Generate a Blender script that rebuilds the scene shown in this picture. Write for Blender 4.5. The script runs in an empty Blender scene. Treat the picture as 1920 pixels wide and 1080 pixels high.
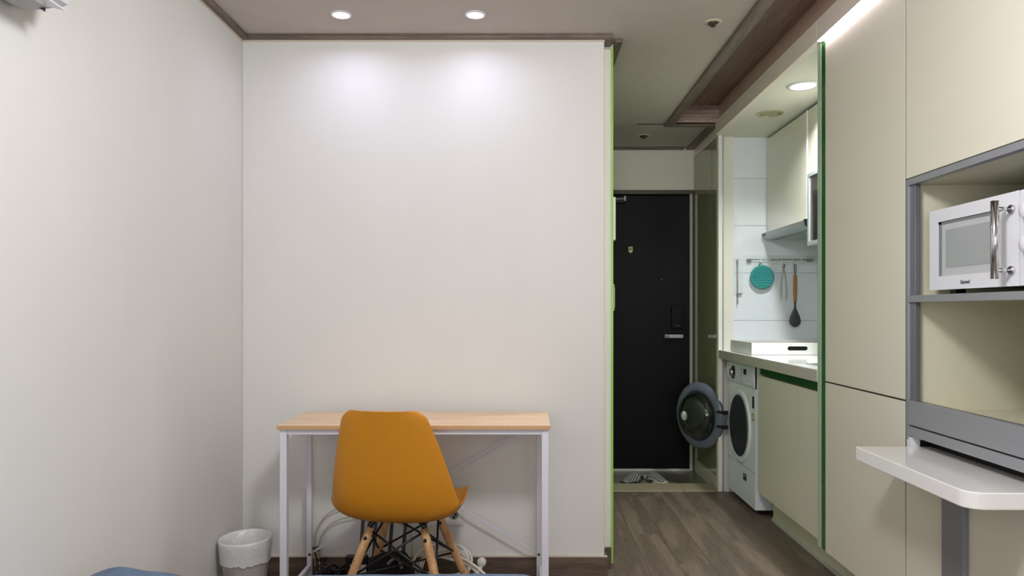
import bpy, bmesh, math, random
from mathutils import Vector, Matrix, noise
random.seed(7)
SC = bpy.context.scene
COL = SC.collection
PI = math.pi

# ------------------------------------------------------------------ camera, world, light, exposure
CAMZ = 1.125
cam_d = bpy.data.cameras.new('camera'); cam = bpy.data.objects.new('camera', cam_d); COL.objects.link(cam)
cam.location = (0, 0, CAMZ); cam.rotation_euler = (PI/2, 0, 0)
cam_d.sensor_width = 36; cam_d.lens = 36*1400/1920
cam_d.shift_x = -25/1920; cam_d.shift_y = 43/1920
cam_d.clip_start = 0.05
SC.camera = cam
SC.view_settings.view_transform = 'Standard'; SC.view_settings.look = 'None'
SC.view_settings.gamma = 1; SC.view_settings.use_curve_mapping = False
SC.view_settings.exposure = 0.0
w = bpy.data.worlds.new('world'); SC.world = w; w.use_nodes = True
w.node_tree.nodes['Background'].inputs[0].default_value = (0.75, 0.8, 0.9, 1)
w.node_tree.nodes['Background'].inputs[1].default_value = 0.4

def area(name, loc, rot, sx, sy, power, col, spread=180, shape='RECTANGLE'):
    d = bpy.data.lights.new(name, 'AREA'); d.shape = shape; d.size = sx; d.size_y = sy
    d.energy = power; d.color = col; d.spread = math.radians(spread)
    o = bpy.data.objects.new(name, d); COL.objects.link(o); o.location = loc; o.rotation_euler = rot
    return o
# added frontal fill light, set at an unseen window behind the camera
area('front_fill', (0.0, -1.72, 1.45), (PI/2, 0, 0), 1.8, 1.3, 33, (0.97, 0.985, 1.0))
# the room's ceiling lamp, above and behind the frame
pl = bpy.data.lights.new('ceiling_lamp_light', 'POINT'); pl.energy = 64; pl.color = (0.97, 0.98, 1.0); pl.shadow_soft_size = 0.14
plo = bpy.data.objects.new('ceiling_lamp_light', pl); COL.objects.link(plo); plo.location = (0.15, 1.05, 2.07)
# two spot downlights over the desk, and the kitchen's lamp
for X in (-0.725, -0.197):
    area('desk_downlight_light', (X, 2.94, 2.284), (0, 0, 0), 0.055, 0.055, 1.15, (0.74, 0.72, 1.0), 160, 'DISK')
area('kitchen_lamp_light', (1.352, 3.63, 2.212), (0, 0, 0), 0.12, 0.12, 17, (0.95, 1.0, 0.97), 142, 'DISK')

# ------------------------------------------------------------------ materials
def lin(c):
    return tuple(((v/255)/12.92 if v/255 <= 0.04045 else ((v/255+0.055)/1.055)**2.4) for v in c) + (1,)
M = {}
def mat(name, rgb, rough=0.5, metal=0.0, bump=0.0, bscale=200, var=0.0, vscale=4, spec=0.5, coat=0.0, trans=0.0, emit=None, alpha=1.0, ior=None, stretch=(1,1,1), bdist=0.001):
    m = bpy.data.materials.new(name); m.use_nodes = True
    nt = m.node_tree; b = nt.nodes['Principled BSDF']
    c = lin(rgb)
    b.inputs['Base Color'].default_value = c
    b.inputs['Roughness'].default_value = rough; b.inputs['Metallic'].default_value = metal
    b.inputs['Specular IOR Level'].default_value = spec
    b.inputs['Coat Weight'].default_value = coat; b.inputs['Coat Roughness'].default_value = 0.05
    b.inputs['Transmission Weight'].default_value = trans; b.inputs['Alpha'].default_value = alpha
    if ior: b.inputs['IOR'].default_value = ior
    if emit:
        b.inputs['Emission Color'].default_value = lin(emit[0]); b.inputs['Emission Strength'].default_value = emit[1]
    if bump or var:
        tc = nt.nodes.new('ShaderNodeTexCoord'); mp = nt.nodes.new('ShaderNodeMapping'); mp.inputs['Scale'].default_value = stretch
        nt.links.new(tc.outputs['Object'], mp.inputs['Vector'])
    if bump:
        n = nt.nodes.new('ShaderNodeTexNoise'); n.inputs['Scale'].default_value = bscale; n.inputs['Detail'].default_value = 4
        bp = nt.nodes.new('ShaderNodeBump'); bp.inputs['Strength'].default_value = bump; bp.inputs['Distance'].default_value = bdist
        nt.links.new(mp.outputs[0], n.inputs['Vector']); nt.links.new(n.outputs[0], bp.inputs['Height']); nt.links.new(bp.outputs[0], b.inputs['Normal'])
    if var:
        n = nt.nodes.new('ShaderNodeTexNoise'); n.inputs['Scale'].default_value = vscale; n.inputs['Detail'].default_value = 5
        r = nt.nodes.new('ShaderNodeValToRGB')
        r.color_ramp.elements[0].position = 0.3; r.color_ramp.elements[1].position = 0.7
        r.color_ramp.elements[0].color = tuple(v*(1-var) for v in c[:3])+(1,)
        r.color_ramp.elements[1].color = tuple(min(1, v*(1+var)) for v in c[:3])+(1,)
        nt.links.new(mp.outputs[0], n.inputs['Vector']); nt.links.new(n.outputs[0], r.inputs[0]); nt.links.new(r.outputs[0], b.inputs['Base Color'])
    M[name] = m
    return m

def wood(name, c1, c2, rough, axis, wscale=9.0, coat=0.0, bump=0.15, per_object=0.0, c3=None):
    """wood grain: stretched noise + distorted rings along an axis"""
    m = bpy.data.materials.new(name); m.use_nodes = True; nt = m.node_tree; b = nt.nodes['Principled BSDF']
    L = nt.links.new
    tc = nt.nodes.new('ShaderNodeTexCoord'); mp = nt.nodes.new('ShaderNodeMapping')
    s = [1.0, 1.0, 1.0]; s[axis] = 0.09
    mp.inputs['Scale'].default_value = s
    L(tc.outputs['Object'], mp.inputs['Vector'])
    vec = mp.outputs[0]
    if per_object:
        oi = nt.nodes.new('ShaderNodeObjectInfo'); mul = nt.nodes.new('ShaderNodeVectorMath'); mul.operation = 'MULTIPLY_ADD'
        cmb = nt.nodes.new('ShaderNodeCombineXYZ'); L(oi.outputs['Random'], cmb.inputs[0]); L(oi.outputs['Random'], cmb.inputs[1])
        mul.inputs[1].default_value = (37, 23, 0); L(cmb.outputs[0], mul.inputs[0]); L(vec, mul.inputs[2]); vec = mul.outputs[0]
    n1 = nt.nodes.new('ShaderNodeTexNoise'); n1.inputs['Scale'].default_value = wscale; n1.inputs['Detail'].default_value = 2
    n1.inputs['Distortion'].default_value = 0.4
    L(vec, n1.inputs['Vector'])
    # contour lines of the low noise give cathedral grain
    ml = nt.nodes.new('ShaderNodeMath'); ml.operation = 'MULTIPLY'; ml.inputs[1].default_value = 22; L(n1.outputs[0], ml.inputs[0])
    sn = nt.nodes.new('ShaderNodeMath'); sn.operation = 'SINE'; L(ml.outputs[0], sn.inputs[0])
    n2 = nt.nodes.new('ShaderNodeTexNoise'); n2.inputs['Scale'].default_value = wscale*14; n2.inputs['Detail'].default_value = 4; L(vec, n2.inputs['Vector'])
    a = nt.nodes.new('ShaderNodeMath'); a.operation = 'MULTIPLY_ADD'; a.inputs[1].default_value = 0.17; L(sn.outputs[0], a.inputs[0]); L(n2.outputs[0], a.inputs[2])
    if per_object:
        a2 = nt.nodes.new('ShaderNodeMath'); a2.operation = 'MULTIPLY_ADD'; a2.inputs[1].default_value = per_object
        sb = nt.nodes.new('ShaderNodeMath'); sb.operation = 'SUBTRACT'; sb.inputs[1].default_value = 0.5; L(oi.outputs['Random'], sb.inputs[0])
        L(sb.outputs[0], a2.inputs[0]); L(a.outputs[0], a2.inputs[2]); a = a2
    r = nt.nodes.new('ShaderNodeValToRGB'); r.color_ramp.elements[0].position = 0.25; r.color_ramp.elements[1].position = 0.8
    r.color_ramp.elements[0].color = lin(c1); r.color_ramp.elements[1].color = lin(c2)
    L(a.outputs[0], r.inputs[0]); L(r.outputs[0], b.inputs['Base Color'])
    bp = nt.nodes.new('ShaderNodeBump'); bp.inputs['Strength'].default_value = bump; bp.inputs['Distance'].default_value = 0.0006
    L(a.outputs[0], bp.inputs['Height']); L(bp.outputs[0], b.inputs['Normal'])
    b.inputs['Roughness'].default_value = rough; b.inputs['Coat Weight'].default_value = coat; b.inputs['Coat Roughness'].default_value = 0.15
    M[name] = m
    return m

def brushed(name, rgb, rough, axis=1, metal=1.0):
    m = mat(name, rgb, rough, metal)
    nt = m.node_tree; b = nt.nodes['Principled BSDF']
    tc = nt.nodes.new('ShaderNodeTexCoord'); mp = nt.nodes.new('ShaderNodeMapping')
    s = [400.0]*3; s[axis] = 6.0; mp.inputs['Scale'].default_value = s
    n = nt.nodes.new('ShaderNodeTexNoise'); n.inputs['Scale'].default_value = 1.0
    nt.links.new(tc.outputs['Object'], mp.inputs[0]); nt.links.new(mp.outputs[0], n.inputs['Vector'])
    bp = nt.nodes.new('ShaderNodeBump'); bp.inputs['Strength'].default_value = 0.15; bp.inputs['Distance'].default_value = 0.0003
    nt.links.new(n.outputs[0], bp.inputs['Height']); nt.links.new(bp.outputs[0], b.inputs['Normal'])
    return m

mat('wallpaper', (220, 218, 214), 0.75, bump=0.35, bscale=70, var=0.018, vscale=3, spec=0.25, stretch=(1, 1, 0.45), bdist=0.0015)
mat('ceiling_paper', (190, 180, 171), 0.8, bump=0.5, bscale=90, var=0.03, vscale=10, spec=0.2)
mat('plaster_white', (228, 224, 212), 0.6, bump=0.1, bscale=60, spec=0.3)
wood('trim_wood', (92, 78, 68), (124, 109, 97), 0.5, 0, 14)
wood('trim_wood_y', (92, 78, 68), (124, 109, 97), 0.5, 1, 14)
wood('baseboard_wood', (80, 66, 56), (112, 95, 82), 0.45, 0, 12)
wood('baseboard_wood_y', (80, 66, 56), (112, 95, 82), 0.45, 1, 12)
wood('tray_wood', (116, 88, 76), (146, 116, 102), 0.5, 1, 10)
wood('tray_end_wood', (150, 122, 112), (206, 180, 168), 0.5, 0, 26)
wood('floor_wood', (94, 81, 71), (128, 112, 99), 0.42, 1, 8.0, per_object=0.03, bump=0.1)
mat('subfloor', (60, 50, 44), 0.7, bump=0.1)
mat('bead', (205, 192, 175), 0.5, bump=0.03)
mat('cream_laminate', (220, 215, 198), 0.28, bump=0.02, bscale=300, var=0.006, vscale=2, coat=0.25)
mat('cream_fascia', (236, 222, 210), 0.35, bump=0.02, bscale=200, coat=0.1)
mat('fascia_upper', (200, 168, 156), 0.45, bump=0.02, bscale=200)
mat('cream_inside', (214, 210, 186), 0.5, bump=0.08, bscale=400, var=0.02, vscale=30)
mat('green_edge', (26, 92, 36), 0.25, bump=0.01, coat=0.5)
mat('green_glass_edge', (150, 200, 96), 0.2, bump=0.01, coat=0.5)
mat('green_line', (64, 150, 52), 0.3, bump=0.01)
mat('pale_edge', (176, 196, 168), 0.3, bump=0.01, coat=0.4)
mat('olive_glass', (150, 146, 116), 0.07, bump=0.01, bscale=4, coat=0.45, spec=0.5)
mat('corridor_glass', (205, 224, 190), 0.1, bump=0.01, bscale=4, coat=0.8)
mat('white_tile', (230, 234, 240), 0.08, bump=0.02, bscale=6, coat=0.5, var=0.008, vscale=3)
mat('grout', (176, 180, 180), 0.8, bump=0.2)
mat('white_gloss', (236, 234, 232), 0.16, bump=0.01, bscale=10, coat=0.4)
mat('white_plastic', (226, 226, 230), 0.35, bump=0.03, bscale=300)
mat('washer_white', (232, 234, 240), 0.32, bump=0.03, bscale=300)
mat('washer_panel', (222, 224, 232), 0.3, bump=0.03, bscale=300)
mat('washer_grey', (96, 101, 116), 0.28, bump=0.03, bscale=200, coat=0.2)
mat('rubber_dark', (38, 40, 48), 0.5, bump=0.1, bscale=200)
mat('gap_shade', (40, 38, 34), 0.7, bump=0.05)  # shade in door gaps and slots, put into a dark colour
mat('black_plastic', (16, 16, 18), 0.35, bump=0.05, bscale=200)
mat('black_fabric', (12, 12, 16), 0.9, bump=0.4, bscale=300)
mat('black_metal', (14, 13, 13), 0.4, bump=0.05, bscale=300)
mat('door_black', (9, 9, 10), 0.45, bump=0.12, bscale=500, var=0.05, vscale=2, spec=0.15)
mat('door_frame_brown', (84, 74, 64), 0.5, bump=0.05)
mat('frame_pale', (188, 186, 178), 0.35, bump=0.03)
brushed('steel', (158, 160, 166), 0.42, 1, 0.45)
brushed('steel_z', (140, 141, 146), 0.42, 2, 0.45)
mat('grey_profile', (150, 151, 158), 0.35, metal=0.35, bump=0.05, bscale=400)
mat('grey_profile_dark', (112, 113, 120), 0.35, metal=0.35, bump=0.05, bscale=400)
mat('chrome', (215, 215, 218), 0.12, metal=1.0, bump=0.01)
mat('silver_paint', (165, 170, 172), 0.35, metal=0.3, bump=0.03, bscale=300)
mat('glass_dark', (48, 46, 46), 0.06, bump=0.01, bscale=4, coat=0.8)
mat('hood_glass', (92, 116, 92), 0.2, bump=0.01, coat=0.5)
wood('desk_wood', (222, 188, 152), (234, 205, 172), 0.4, 0, 7, bump=0.04)
mat('desk_edge', (196, 156, 112), 0.5, bump=0.05, var=0.04, vscale=60)
mat('white_steel', (218, 218, 228), 0.35, bump=0.02, bscale=300)
mat('mustard', (196, 130, 27), 0.42, bump=0.12, bscale=500, var=0.02, vscale=20)
wood('beech', (176, 128, 84), (214, 172, 126), 0.45, 2, 30, bump=0.08)
mat('bin_white', (214, 212, 206), 0.45, bump=0.1, bscale=60)
mat('liner', (222, 222, 222), 0.25, bump=0.8, bscale=45, spec=0.6, bdist=0.004)
mat('cable_white', (216, 214, 204), 0.45, bump=0.03)
mat('cable_cream', (190, 184, 160), 0.5, bump=0.03)
mat('duvet_blue', (92, 110, 134), 0.9, bump=0.7, bscale=260, var=0.16, vscale=28)
mat('duvet_trim', (176, 190, 204), 0.85, bump=0.4, bscale=260)
mat('mattress_white', (225, 224, 220), 0.85, bump=0.2)
wood('bed_wood', (96, 76, 60), (128, 104, 84), 0.5, 0, 8)
mat('teal', (44, 140, 138), 0.55, bump=0.1, bscale=80)
mat('spoon_grey', (66, 66, 66), 0.5, bump=0.05)
wood('spoon_wood', (150, 98, 54), (186, 130, 78), 0.5, 2, 40)
mat('tongs_steel', (150, 152, 148), 0.3, metal=0.6, bump=0.02)
mat('sleeve_clear', (206, 212, 204), 0.2, bump=0.02, alpha=0.75)
mat('acrylic', (240, 244, 240), 0.1, bump=0.01, alpha=0.16)
mat('threshold_stone', (158, 148, 122), 0.35, bump=0.05, var=0.06, vscale=9)
mat('entry_tile', (120, 114, 102), 0.3, bump=0.06, bscale=60, var=0.07, vscale=7)
mat('microwave_white', (222, 222, 228), 0.3, bump=0.02, bscale=300)
mat('microwave_window', (186, 188, 192), 0.22, bump=0.02, coat=0.4)
mat('microwave_screen', (158, 160, 164), 0.25, bump=0.02, coat=0.4)
mat('window_grey', (122, 124, 130), 0.35, bump=0.02)
mat('stone_edge', (186, 180, 170), 0.35, bump=0.02, var=0.03, vscale=60)
mat('print_grey', (70, 72, 76), 0.6, bump=0.01)
mat('yellow_sticker', (170, 166, 84), 0.5, bump=0.02)
mat('label_white', (208, 208, 204), 0.6, bump=0.02)
mat('emblem', (168, 158, 108), 0.35, metal=0.4, bump=0.05)
mat('ac_white', (205, 206, 210), 0.3, bump=0.02)
mat('ac_under', (170, 170, 168), 0.4, bump=0.03)
mat('lamp_ring', (206, 202, 204), 0.3, bump=0.02)
mat('lamp_glow', (255, 255, 255), 0.5, emit=((250, 248, 255), 9), bump=0.01)
mat('kitchen_glow', (255, 255, 255), 0.5, emit=((252, 255, 253), 7), bump=0.01)
mat('added_glow', (255, 255, 255), 0.5, emit=((255, 240, 250), 22), bump=0.01)  # glow of the strip added over the tall cabinet door
mat('sensor_beige', (190, 180, 158), 0.5, bump=0.02)
mat('sensor_dark', (46, 38, 26), 0.5, bump=0.02)
mat('vent_beige', (176, 168, 132), 0.35, metal=0.2, bump=0.02)
mat('switch_shade_green', (160, 172, 96), 0.35, bump=0.02)  # shadow on the switch plate put into its green
mat('switch_white', (214, 216, 198), 0.35, bump=0.02)
mat('socket_white', (214, 212, 206), 0.35, bump=0.02)
mat('drum_steel', (120, 122, 128), 0.3, metal=0.9, bump=0.05, bscale=80)
# clear washer-door bowl
mat('bowl_glass', (226, 230, 214), 0.0, trans=1.0, ior=1.45)
# striped slipper fabric
def stripes():
    m = bpy.data.materials.new('stripes'); m.use_nodes = True; nt = m.node_tree; b = nt.nodes['Principled BSDF']
    tc = nt.nodes.new('ShaderNodeTexCoord'); ck = nt.nodes.new('ShaderNodeTexChecker'); mp = nt.nodes.new('ShaderNodeMapping')
    mp.inputs['Scale'].default_value = (105, 105, 0.0); mp.inputs['Rotation'].default_value = (0, 0, 0.6)
    nt.links.new(tc.outputs['Object'], mp.inputs[0]); nt.links.new(mp.outputs[0], ck.inputs['Vector'])
    ck.inputs['Color1'].default_value = lin((22, 22, 26)); ck.inputs['Color2'].default_value = lin((160, 160, 150)); ck.inputs['Scale'].default_value = 1.0
    nt.links.new(ck.outputs[0], b.inputs['Base Color']); b.inputs['Roughness'].default_value = 0.9
    M['stripes'] = m
stripes()

# ------------------------------------------------------------------ mesh helpers
ORG = {}      # object name -> world origin of the space its mesh is written in
class MB:
    def __init__(s): s.v = []; s.f = []; s.sm = []
    def add(s, vs, fs, smooth=False):
        n = len(s.v); s.v += [Vector(v) for v in vs]; s.f += [tuple(i+n for i in f) for f in fs]; s.sm += [smooth]*len(fs); return s
    def box(s, x0, x1, y0, y1, z0, z1):
        x0, x1 = sorted((x0, x1)); y0, y1 = sorted((y0, y1)); z0, z1 = sorted((z0, z1))
        return s.add([(x0,y0,z0),(x1,y0,z0),(x1,y1,z0),(x0,y1,z0),(x0,y0,z1),(x1,y0,z1),(x1,y1,z1),(x0,y1,z1)],
                     [(0,3,2,1),(4,5,6,7),(0,1,5,4),(1,2,6,5),(2,3,7,6),(3,0,4,7)])
    def prism(s, pts, axis, a, b, smooth=False):
        """pts: 2D outline in the two other axes (cyclic order x,y,z without axis), extruded a..b"""
        def P(p, t):
            if axis == 0: return (t, p[0], p[1])
            if axis == 1: return (p[0], t, p[1])
            return (p[0], p[1], t)
        n = len(pts)
        vs = [P(p, a) for p in pts] + [P(p, b) for p in pts]
        fs = [tuple(range(n))[::-1], tuple(range(n, 2*n))]
        s.add(vs, fs)
        base = len(s.v) - 2*n
        for i in range(n):
            j = (i+1) % n
            s.f.append((base+i, base+j, base+n+j, base+n+i)); s.sm.append(smooth)
        return s
    def tube(s, pts, r, seg=10, closed=False, caps=True):
        pts = [Vector(p) for p in pts]; n = len(pts)
        rs = r if isinstance(r, (list, tuple)) else [r]*n
        base = len(s.v); up = None
        for i, p in enumerate(pts):
            if closed: t = pts[(i+1) % n] - pts[i-1]
            else: t = pts[min(i+1, n-1)] - pts[max(i-1, 0)]
            if t.length < 1e-9: t = Vector((0, 0, 1))
            t.normalize()
            if up is None:
                up = Vector((0, 0, 1)) if abs(t.z) < 0.9 else Vector((1, 0, 0))
            u = up - t*up.dot(t)
            if u.length < 1e-6: u = t.orthogonal()
            u.normalize(); up = u; q = t.cross(u)
            for k in range(seg):
                a = 2*PI*k/seg; s.v.append(p + (u*math.cos(a) + q*math.sin(a))*rs[i])
        m = n if closed else n-1
        for i in range(m):
            for k in range(seg):
                a = base+i*seg+k; b2 = base+i*seg+(k+1) % seg
                c = base+((i+1) % n)*seg+(k+1) % seg; d = base+((i+1) % n)*seg+k
                s.f.append((a, b2, c, d)); s.sm.append(True)
        if caps and not closed:
            s.f.append(tuple(base+k for k in range(seg))[::-1]); s.sm.append(False)
            s.f.append(tuple(base+(n-1)*seg+k for k in range(seg))); s.sm.append(False)
        return s
    def lathe(s, prof, c=(0,0,0), axis='Z', seg=40, closed=False, smooth=True):
        """prof: list of (radius, height) along the axis"""
        c = Vector(c); base = len(s.v); n = len(prof)
        for (r, h) in prof:
            for k in range(seg):
                a = 2*PI*k/seg; x, y = r*math.cos(a), r*math.sin(a)
                if axis == 'Z': p = Vector((x, y, h))
                elif axis == 'X': p = Vector((h, x, y))
                else: p = Vector((x, h, y))
                s.v.append(c+p)
        m = n if closed else n-1
        for i in range(m):
            for k in range(seg):
                k2 = (k+1) % seg; i2 = (i+1) % n
                s.f.append((base+i*seg+k, base+i*seg+k2, base+i2*seg+k2, base+i2*seg+k)); s.sm.append(smooth)
        if not closed:
            if prof[0][0] > 1e-5: s.f.append(tuple(base+k for k in range(seg))[::-1]); s.sm.append(False)
            if prof[-1][0] > 1e-5: s.f.append(tuple(base+(n-1)*seg+k for k in range(seg))); s.sm.append(False)
        return s
    def xf(s, mtx):
        s.v = [mtx @ v for v in s.v]; return s
    def build(s, name, m, parent=None, bevel=0.0, bseg=2, sub=0, solid=0.0, label=None, kind=None, local=False, merge=False):
        me = bpy.data.meshes.new(name)
        off = Vector((0, 0, 0)) if (local or parent is None) else ORG[parent.name]
        me.from_pydata([tuple(v-off) for v in s.v], [], s.f)
        me.polygons.foreach_set('use_smooth', s.sm)
        me.materials.append(M[m] if isinstance(m, str) else m)
        bm = bmesh.new(); bm.from_mesh(me)
        if merge: bmesh.ops.remove_doubles(bm, verts=bm.verts, dist=1e-5)
        bmesh.ops.recalc_face_normals(bm, faces=bm.faces); bm.to_mesh(me); bm.free()
        o = bpy.data.objects.new(name, me); COL.objects.link(o)
        if parent is not None:
            o.parent = parent; ORG[o.name] = ORG[parent.name]
        else: ORG[o.name] = Vector((0, 0, 0))
        if solid:
            md = o.modifiers.new('solid', 'SOLIDIFY'); md.thickness = solid; md.offset = 0
        if bevel:
            md = o.modifiers.new('bevel', 'BEVEL'); md.width = bevel; md.segments = bseg; md.limit_method = 'ANGLE'; md.angle_limit = math.radians(40)
        if sub:
            md = o.modifiers.new('sub', 'SUBSURF'); md.levels = sub; md.render_levels = sub
        if label: o['label'] = label
        if kind: o['kind'] = kind
        return o

def thing(name, label, cat, loc=(0,0,0), rz=0.0, group=None, kind=None):
    o = bpy.data.objects.new(name, None); COL.objects.link(o); o.location = loc; o.rotation_euler = (0, 0, rz)
    o.empty_display_size = 0.05
    ORG[o.name] = Vector(loc)
    if label: o['label'] = label
    if cat: o['category'] = cat
    if group: o['group'] = group
    if kind: o['kind'] = kind
    return o
def tag(o, label, cat, group=None):
    o['label'] = label; o['category'] = cat
    if group: o['group'] = group
    return o
def struct(o, label=None):
    o['kind'] = 'structure'
    if label: o['label'] = label
    return o
def box(name, m, x0, x1, y0, y1, z0, z1, parent=None, bevel=0.0, label=None, kind=None):
    return MB().box(x0, x1, y0, y1, z0, z1).build(name, m, parent, bevel=bevel, label=label, kind=kind)
def spline(pts, n=8, closed=False):
    P = [Vector(p) for p in pts]; out = []; N = len(P)
    rng = range(N if closed else N-1)
    for i in rng:
        if closed: a, b, c, d = P[i-1], P[i], P[(i+1) % N], P[(i+2) % N]
        else: a, b, c, d = P[max(i-1, 0)], P[i], P[i+1], P[min(i+2, N-1)]
        for k in range(n):
            t = k/n
            out.append(0.5*((2*b)+(c-a)*t+(2*a-5*b+4*c-d)*t*t+(3*b-a-3*c+d)*t*t*t))
    if not closed: out.append(P[-1])
    return out
def rrect(x0, x1, y0, y1, r, n=5):
    pts = []
    for (cx, cy, a0) in ((x1-r, y1-r, 0), (x0+r, y1-r, 90), (x0+r, y0+r, 180), (x1-r, y0+r, 270)):
        for k in range(n+1):
            a = math.radians(a0+90*k/n); pts.append((cx+r*math.cos(a), cy+r*math.sin(a)))
    return pts
def S(Y): return 1400.0/Y

# ------------------------------------------------------------------ the setting
ZC = 2.293
XL, YB = -1.206, 3.18            # left wall, back wall
XW = 0.336                       # right end of the back wall
XG = 0.375                       # glass sheet of the corridor
XP = 1.206                       # plane of the cabinet fronts
YE = 5.35                        # entrance door plane
YR = -1.8                        # wall behind the camera

fl = struct(box('floor', 'subfloor', XL-0.1, 1.9, YR-0.1, 4.652, -0.10, -0.008))
pw = 0.145; i = 0
x = XL
pm = {}
while x < 1.84:
    off = (i*0.437) % 1.2; y = YR - off
    x1 = min(x+pw, 1.85)
    while y < 4.65:
        y0 = max(y, YR); y1 = min(y+1.2, 4.648)
        if y1-y0 > 0.03:
            key = (round(x1-x, 4), round(y1-y0, 4))
            if key not in pm:
                pm[key] = MB().box(0.0004, key[0]-0.0004, 0.0004, key[1]-0.0004, -0.008, 0.0).build('plank', 'floor_wood', fl, bevel=0.0006)
                o = pm[key]
            else:
                o = pm[key].copy(); COL.objects.link(o); o.parent = fl
            o.location = (x, y0, 0)
        y += 1.2
    x += pw; i += 1

en = struct(box('floor_entry', 'entry_tile', 0.30, 1.30, 4.86, YE+0.1, -0.10, -0.022))
th = thing('trim_threshold', None, None, (0.8, 4.75, 0), kind='structure')
box('threshold_slab', 'threshold_stone', 0.385, 0.995, 4.652, 4.86, -0.06, 0.004, th, 0.003)
box('threshold_slab', 'threshold_stone', 0.9965, 1.206, 4.652, 4.86, -0.06, 0.004, th, 0.003)

struct(box('wall_left', 'wallpaper', XL-0.1, XL, YR-0.1, YB+0.1, -0.1, 2.5))
struct(box('wall_back', 'wallpaper', XL, XW, YB, YB+0.092, -0.1, 2.5, bevel=0.003))
struct(box('wall_corridor_left', 'plaster_white', 0.20, XG-0.0005, YB+0.092, YE+0.1, -0.1, 2.5))
wg = struct(box('wall_corridor_glass', 'corridor_glass', XG, XG+0.009, YB+0.088, YE, 0.022, ZC-0.001), 'green tinted glass sheet cladding the corridor side of the partition wall')
MB().box(XG-0.001, XG+0.0095, YB+0.0845, YB+0.088, 0.022, ZC-0.022).build('glass_edge', 'green_glass_edge', wg)
struct(box('wall_rear', 'wallpaper', XL-0.1, 1.95, YR-0.1, YR, -0.1, 2.5))
wr = struct(box('wall_right', 'plaster_white', 1.85, 1.95, YR, 4.86, -0.1, 2.5))
struct(box('wall_entry', 'plaster_white', 0.30, 1.31, YE, YE+0.1, 1.99, 2.5))
struct(box('wall_entry_outer', 'door_frame_brown', 0.30, 1.31, YE+0.09, YE+0.15, -0.1, 2.0))
# unseen window behind the camera, added to go with the fill light
wi = thing('fill_window_1', None, None, (0, YR, 1.45), kind='structure')
for a in ((-0.95, 0.95, 0.75, 0.80), (-0.95, 0.95, 2.10, 2.15), (-0.95, -0.90, 0.80, 2.10), (0.90, 0.95, 0.80, 2.10), (-0.025, 0.025, 0.80, 2.10)):
    box('fill_window_frame', 'white_plastic', a[0], a[1], YR+0.001, YR+0.05, a[2], a[3], wi, 0.004)
box('fill_window_pane', 'glass_dark', -0.90, 0.90, YR+0.002, YR+0.012, 0.80, 2.10, wi)

# ceiling: main sheet, sheet beyond the tray, the raised tray
ce = struct(MB().box(XL-0.1, 0.93, YR-0.1, YE+0.1, ZC, ZC+0.015).box(0.93, XP+0.1, 4.66, YE+0.1, ZC, ZC+0.015).build('ceiling', 'ceiling_paper'))
struct(box('ceiling_slab', 'ceiling_paper', XL-0.1, 1.95, YR-0.1, YE+0.1, 2.44, 2.52))
tr = thing('ceiling_tray', None, None, (1.05, 1.4, ZC), kind='structure')
MB().box(0.70, XP, YR, 4.66, ZC+0.115, ZC+0.14).build('tray_top', 'tray_wood', tr)
MB().box(0.69, 0.70, YR, 4.66, ZC+0.015, ZC+0.14).build('tray_side', 'tray_wood', tr)
MB().box(0.70, XP, 4.66, 4.68, ZC-0.0, ZC+0.14).build('tray_end', 'tray_end_wood', tr)
MB().box(0.93, XP, 4.628, 4.66, ZC+0.004, ZC+0.052).box(0.93, XP, 4.64, 4.66, ZC+0.052, ZC+0.085).build('tray_moulding', 'tray_end_wood', tr, bevel=0.003)
# mouldings on the ceiling
def trim(name, m, *boxes, bead=()):
    mb = MB()
    for b in boxes: mb.box(*b)
    o = struct(mb.build(name, m, bevel=0.003))
    if bead:
        mb = MB()
        for b in bead: mb.box(*b)
        mb.build('bead', 'bead', o)
    return o
TW, TH = 0.034, 0.016
trim('trim_1', 'trim_wood_y', (XL, XL+TW, YR, YB, ZC-TH, ZC), bead=[(XL, XL+0.006, YR, YB, ZC-TH-0.005, ZC-TH)])
trim('trim_2', 'trim_wood', (XL+TW, XW+TW, YB-TW, YB, ZC-TH, ZC), bead=[(XL+0.006, XW+0.002, YB-0.006, YB, ZC-TH-0.006, ZC-TH)])
trim('trim_3', 'trim_wood_y', (XW, XW+TW, YB, YB+0.088, ZC-TH, ZC), bead=[(XW, XG, YB+0.083, YB+0.088, ZC-TH-0.006, ZC-TH)])
trim('trim_4', 'trim_wood_y', (XG+0.009, XG+0.009+TW, YB+0.02, YE, ZC-TH, ZC))
trim('trim_5', 'trim_wood', (XG+0.044, 1.135, YE-TW, YE, ZC-TH, ZC))
trim('trim_6', 'trim_wood_y', (1.150, 1.200, 4.70, YE, ZC-TH, ZC))
trim('trim_7', 'trim_wood_y', (0.872, 0.930, YR, 4.70, ZC-0.012, ZC+0.02))
trim('trim_8', 'trim_wood', (0.930, 1.202, 4.66, 4.70, ZC-0.012, ZC))
# fascia over the cabinet run
fa = thing('trim_fascia', None, None, (XP, 2, 2.3), kind='structure')
for (a, b) in ((YR, 3.035), (3.0365, 4.66), (4.6615, YE)):
    MB().box(XP-0.022 if b < 5 else XP, XP+0.012, a, b, 2.221, ZC+0.013).build('fascia_board', 'cream_fascia', fa, bevel=0.001)
MB().box(XP+0.0, XP+0.02, YR, 4.66, ZC+0.0135, ZC+0.14).build('fascia_upper', 'fascia_upper', fa)
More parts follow.
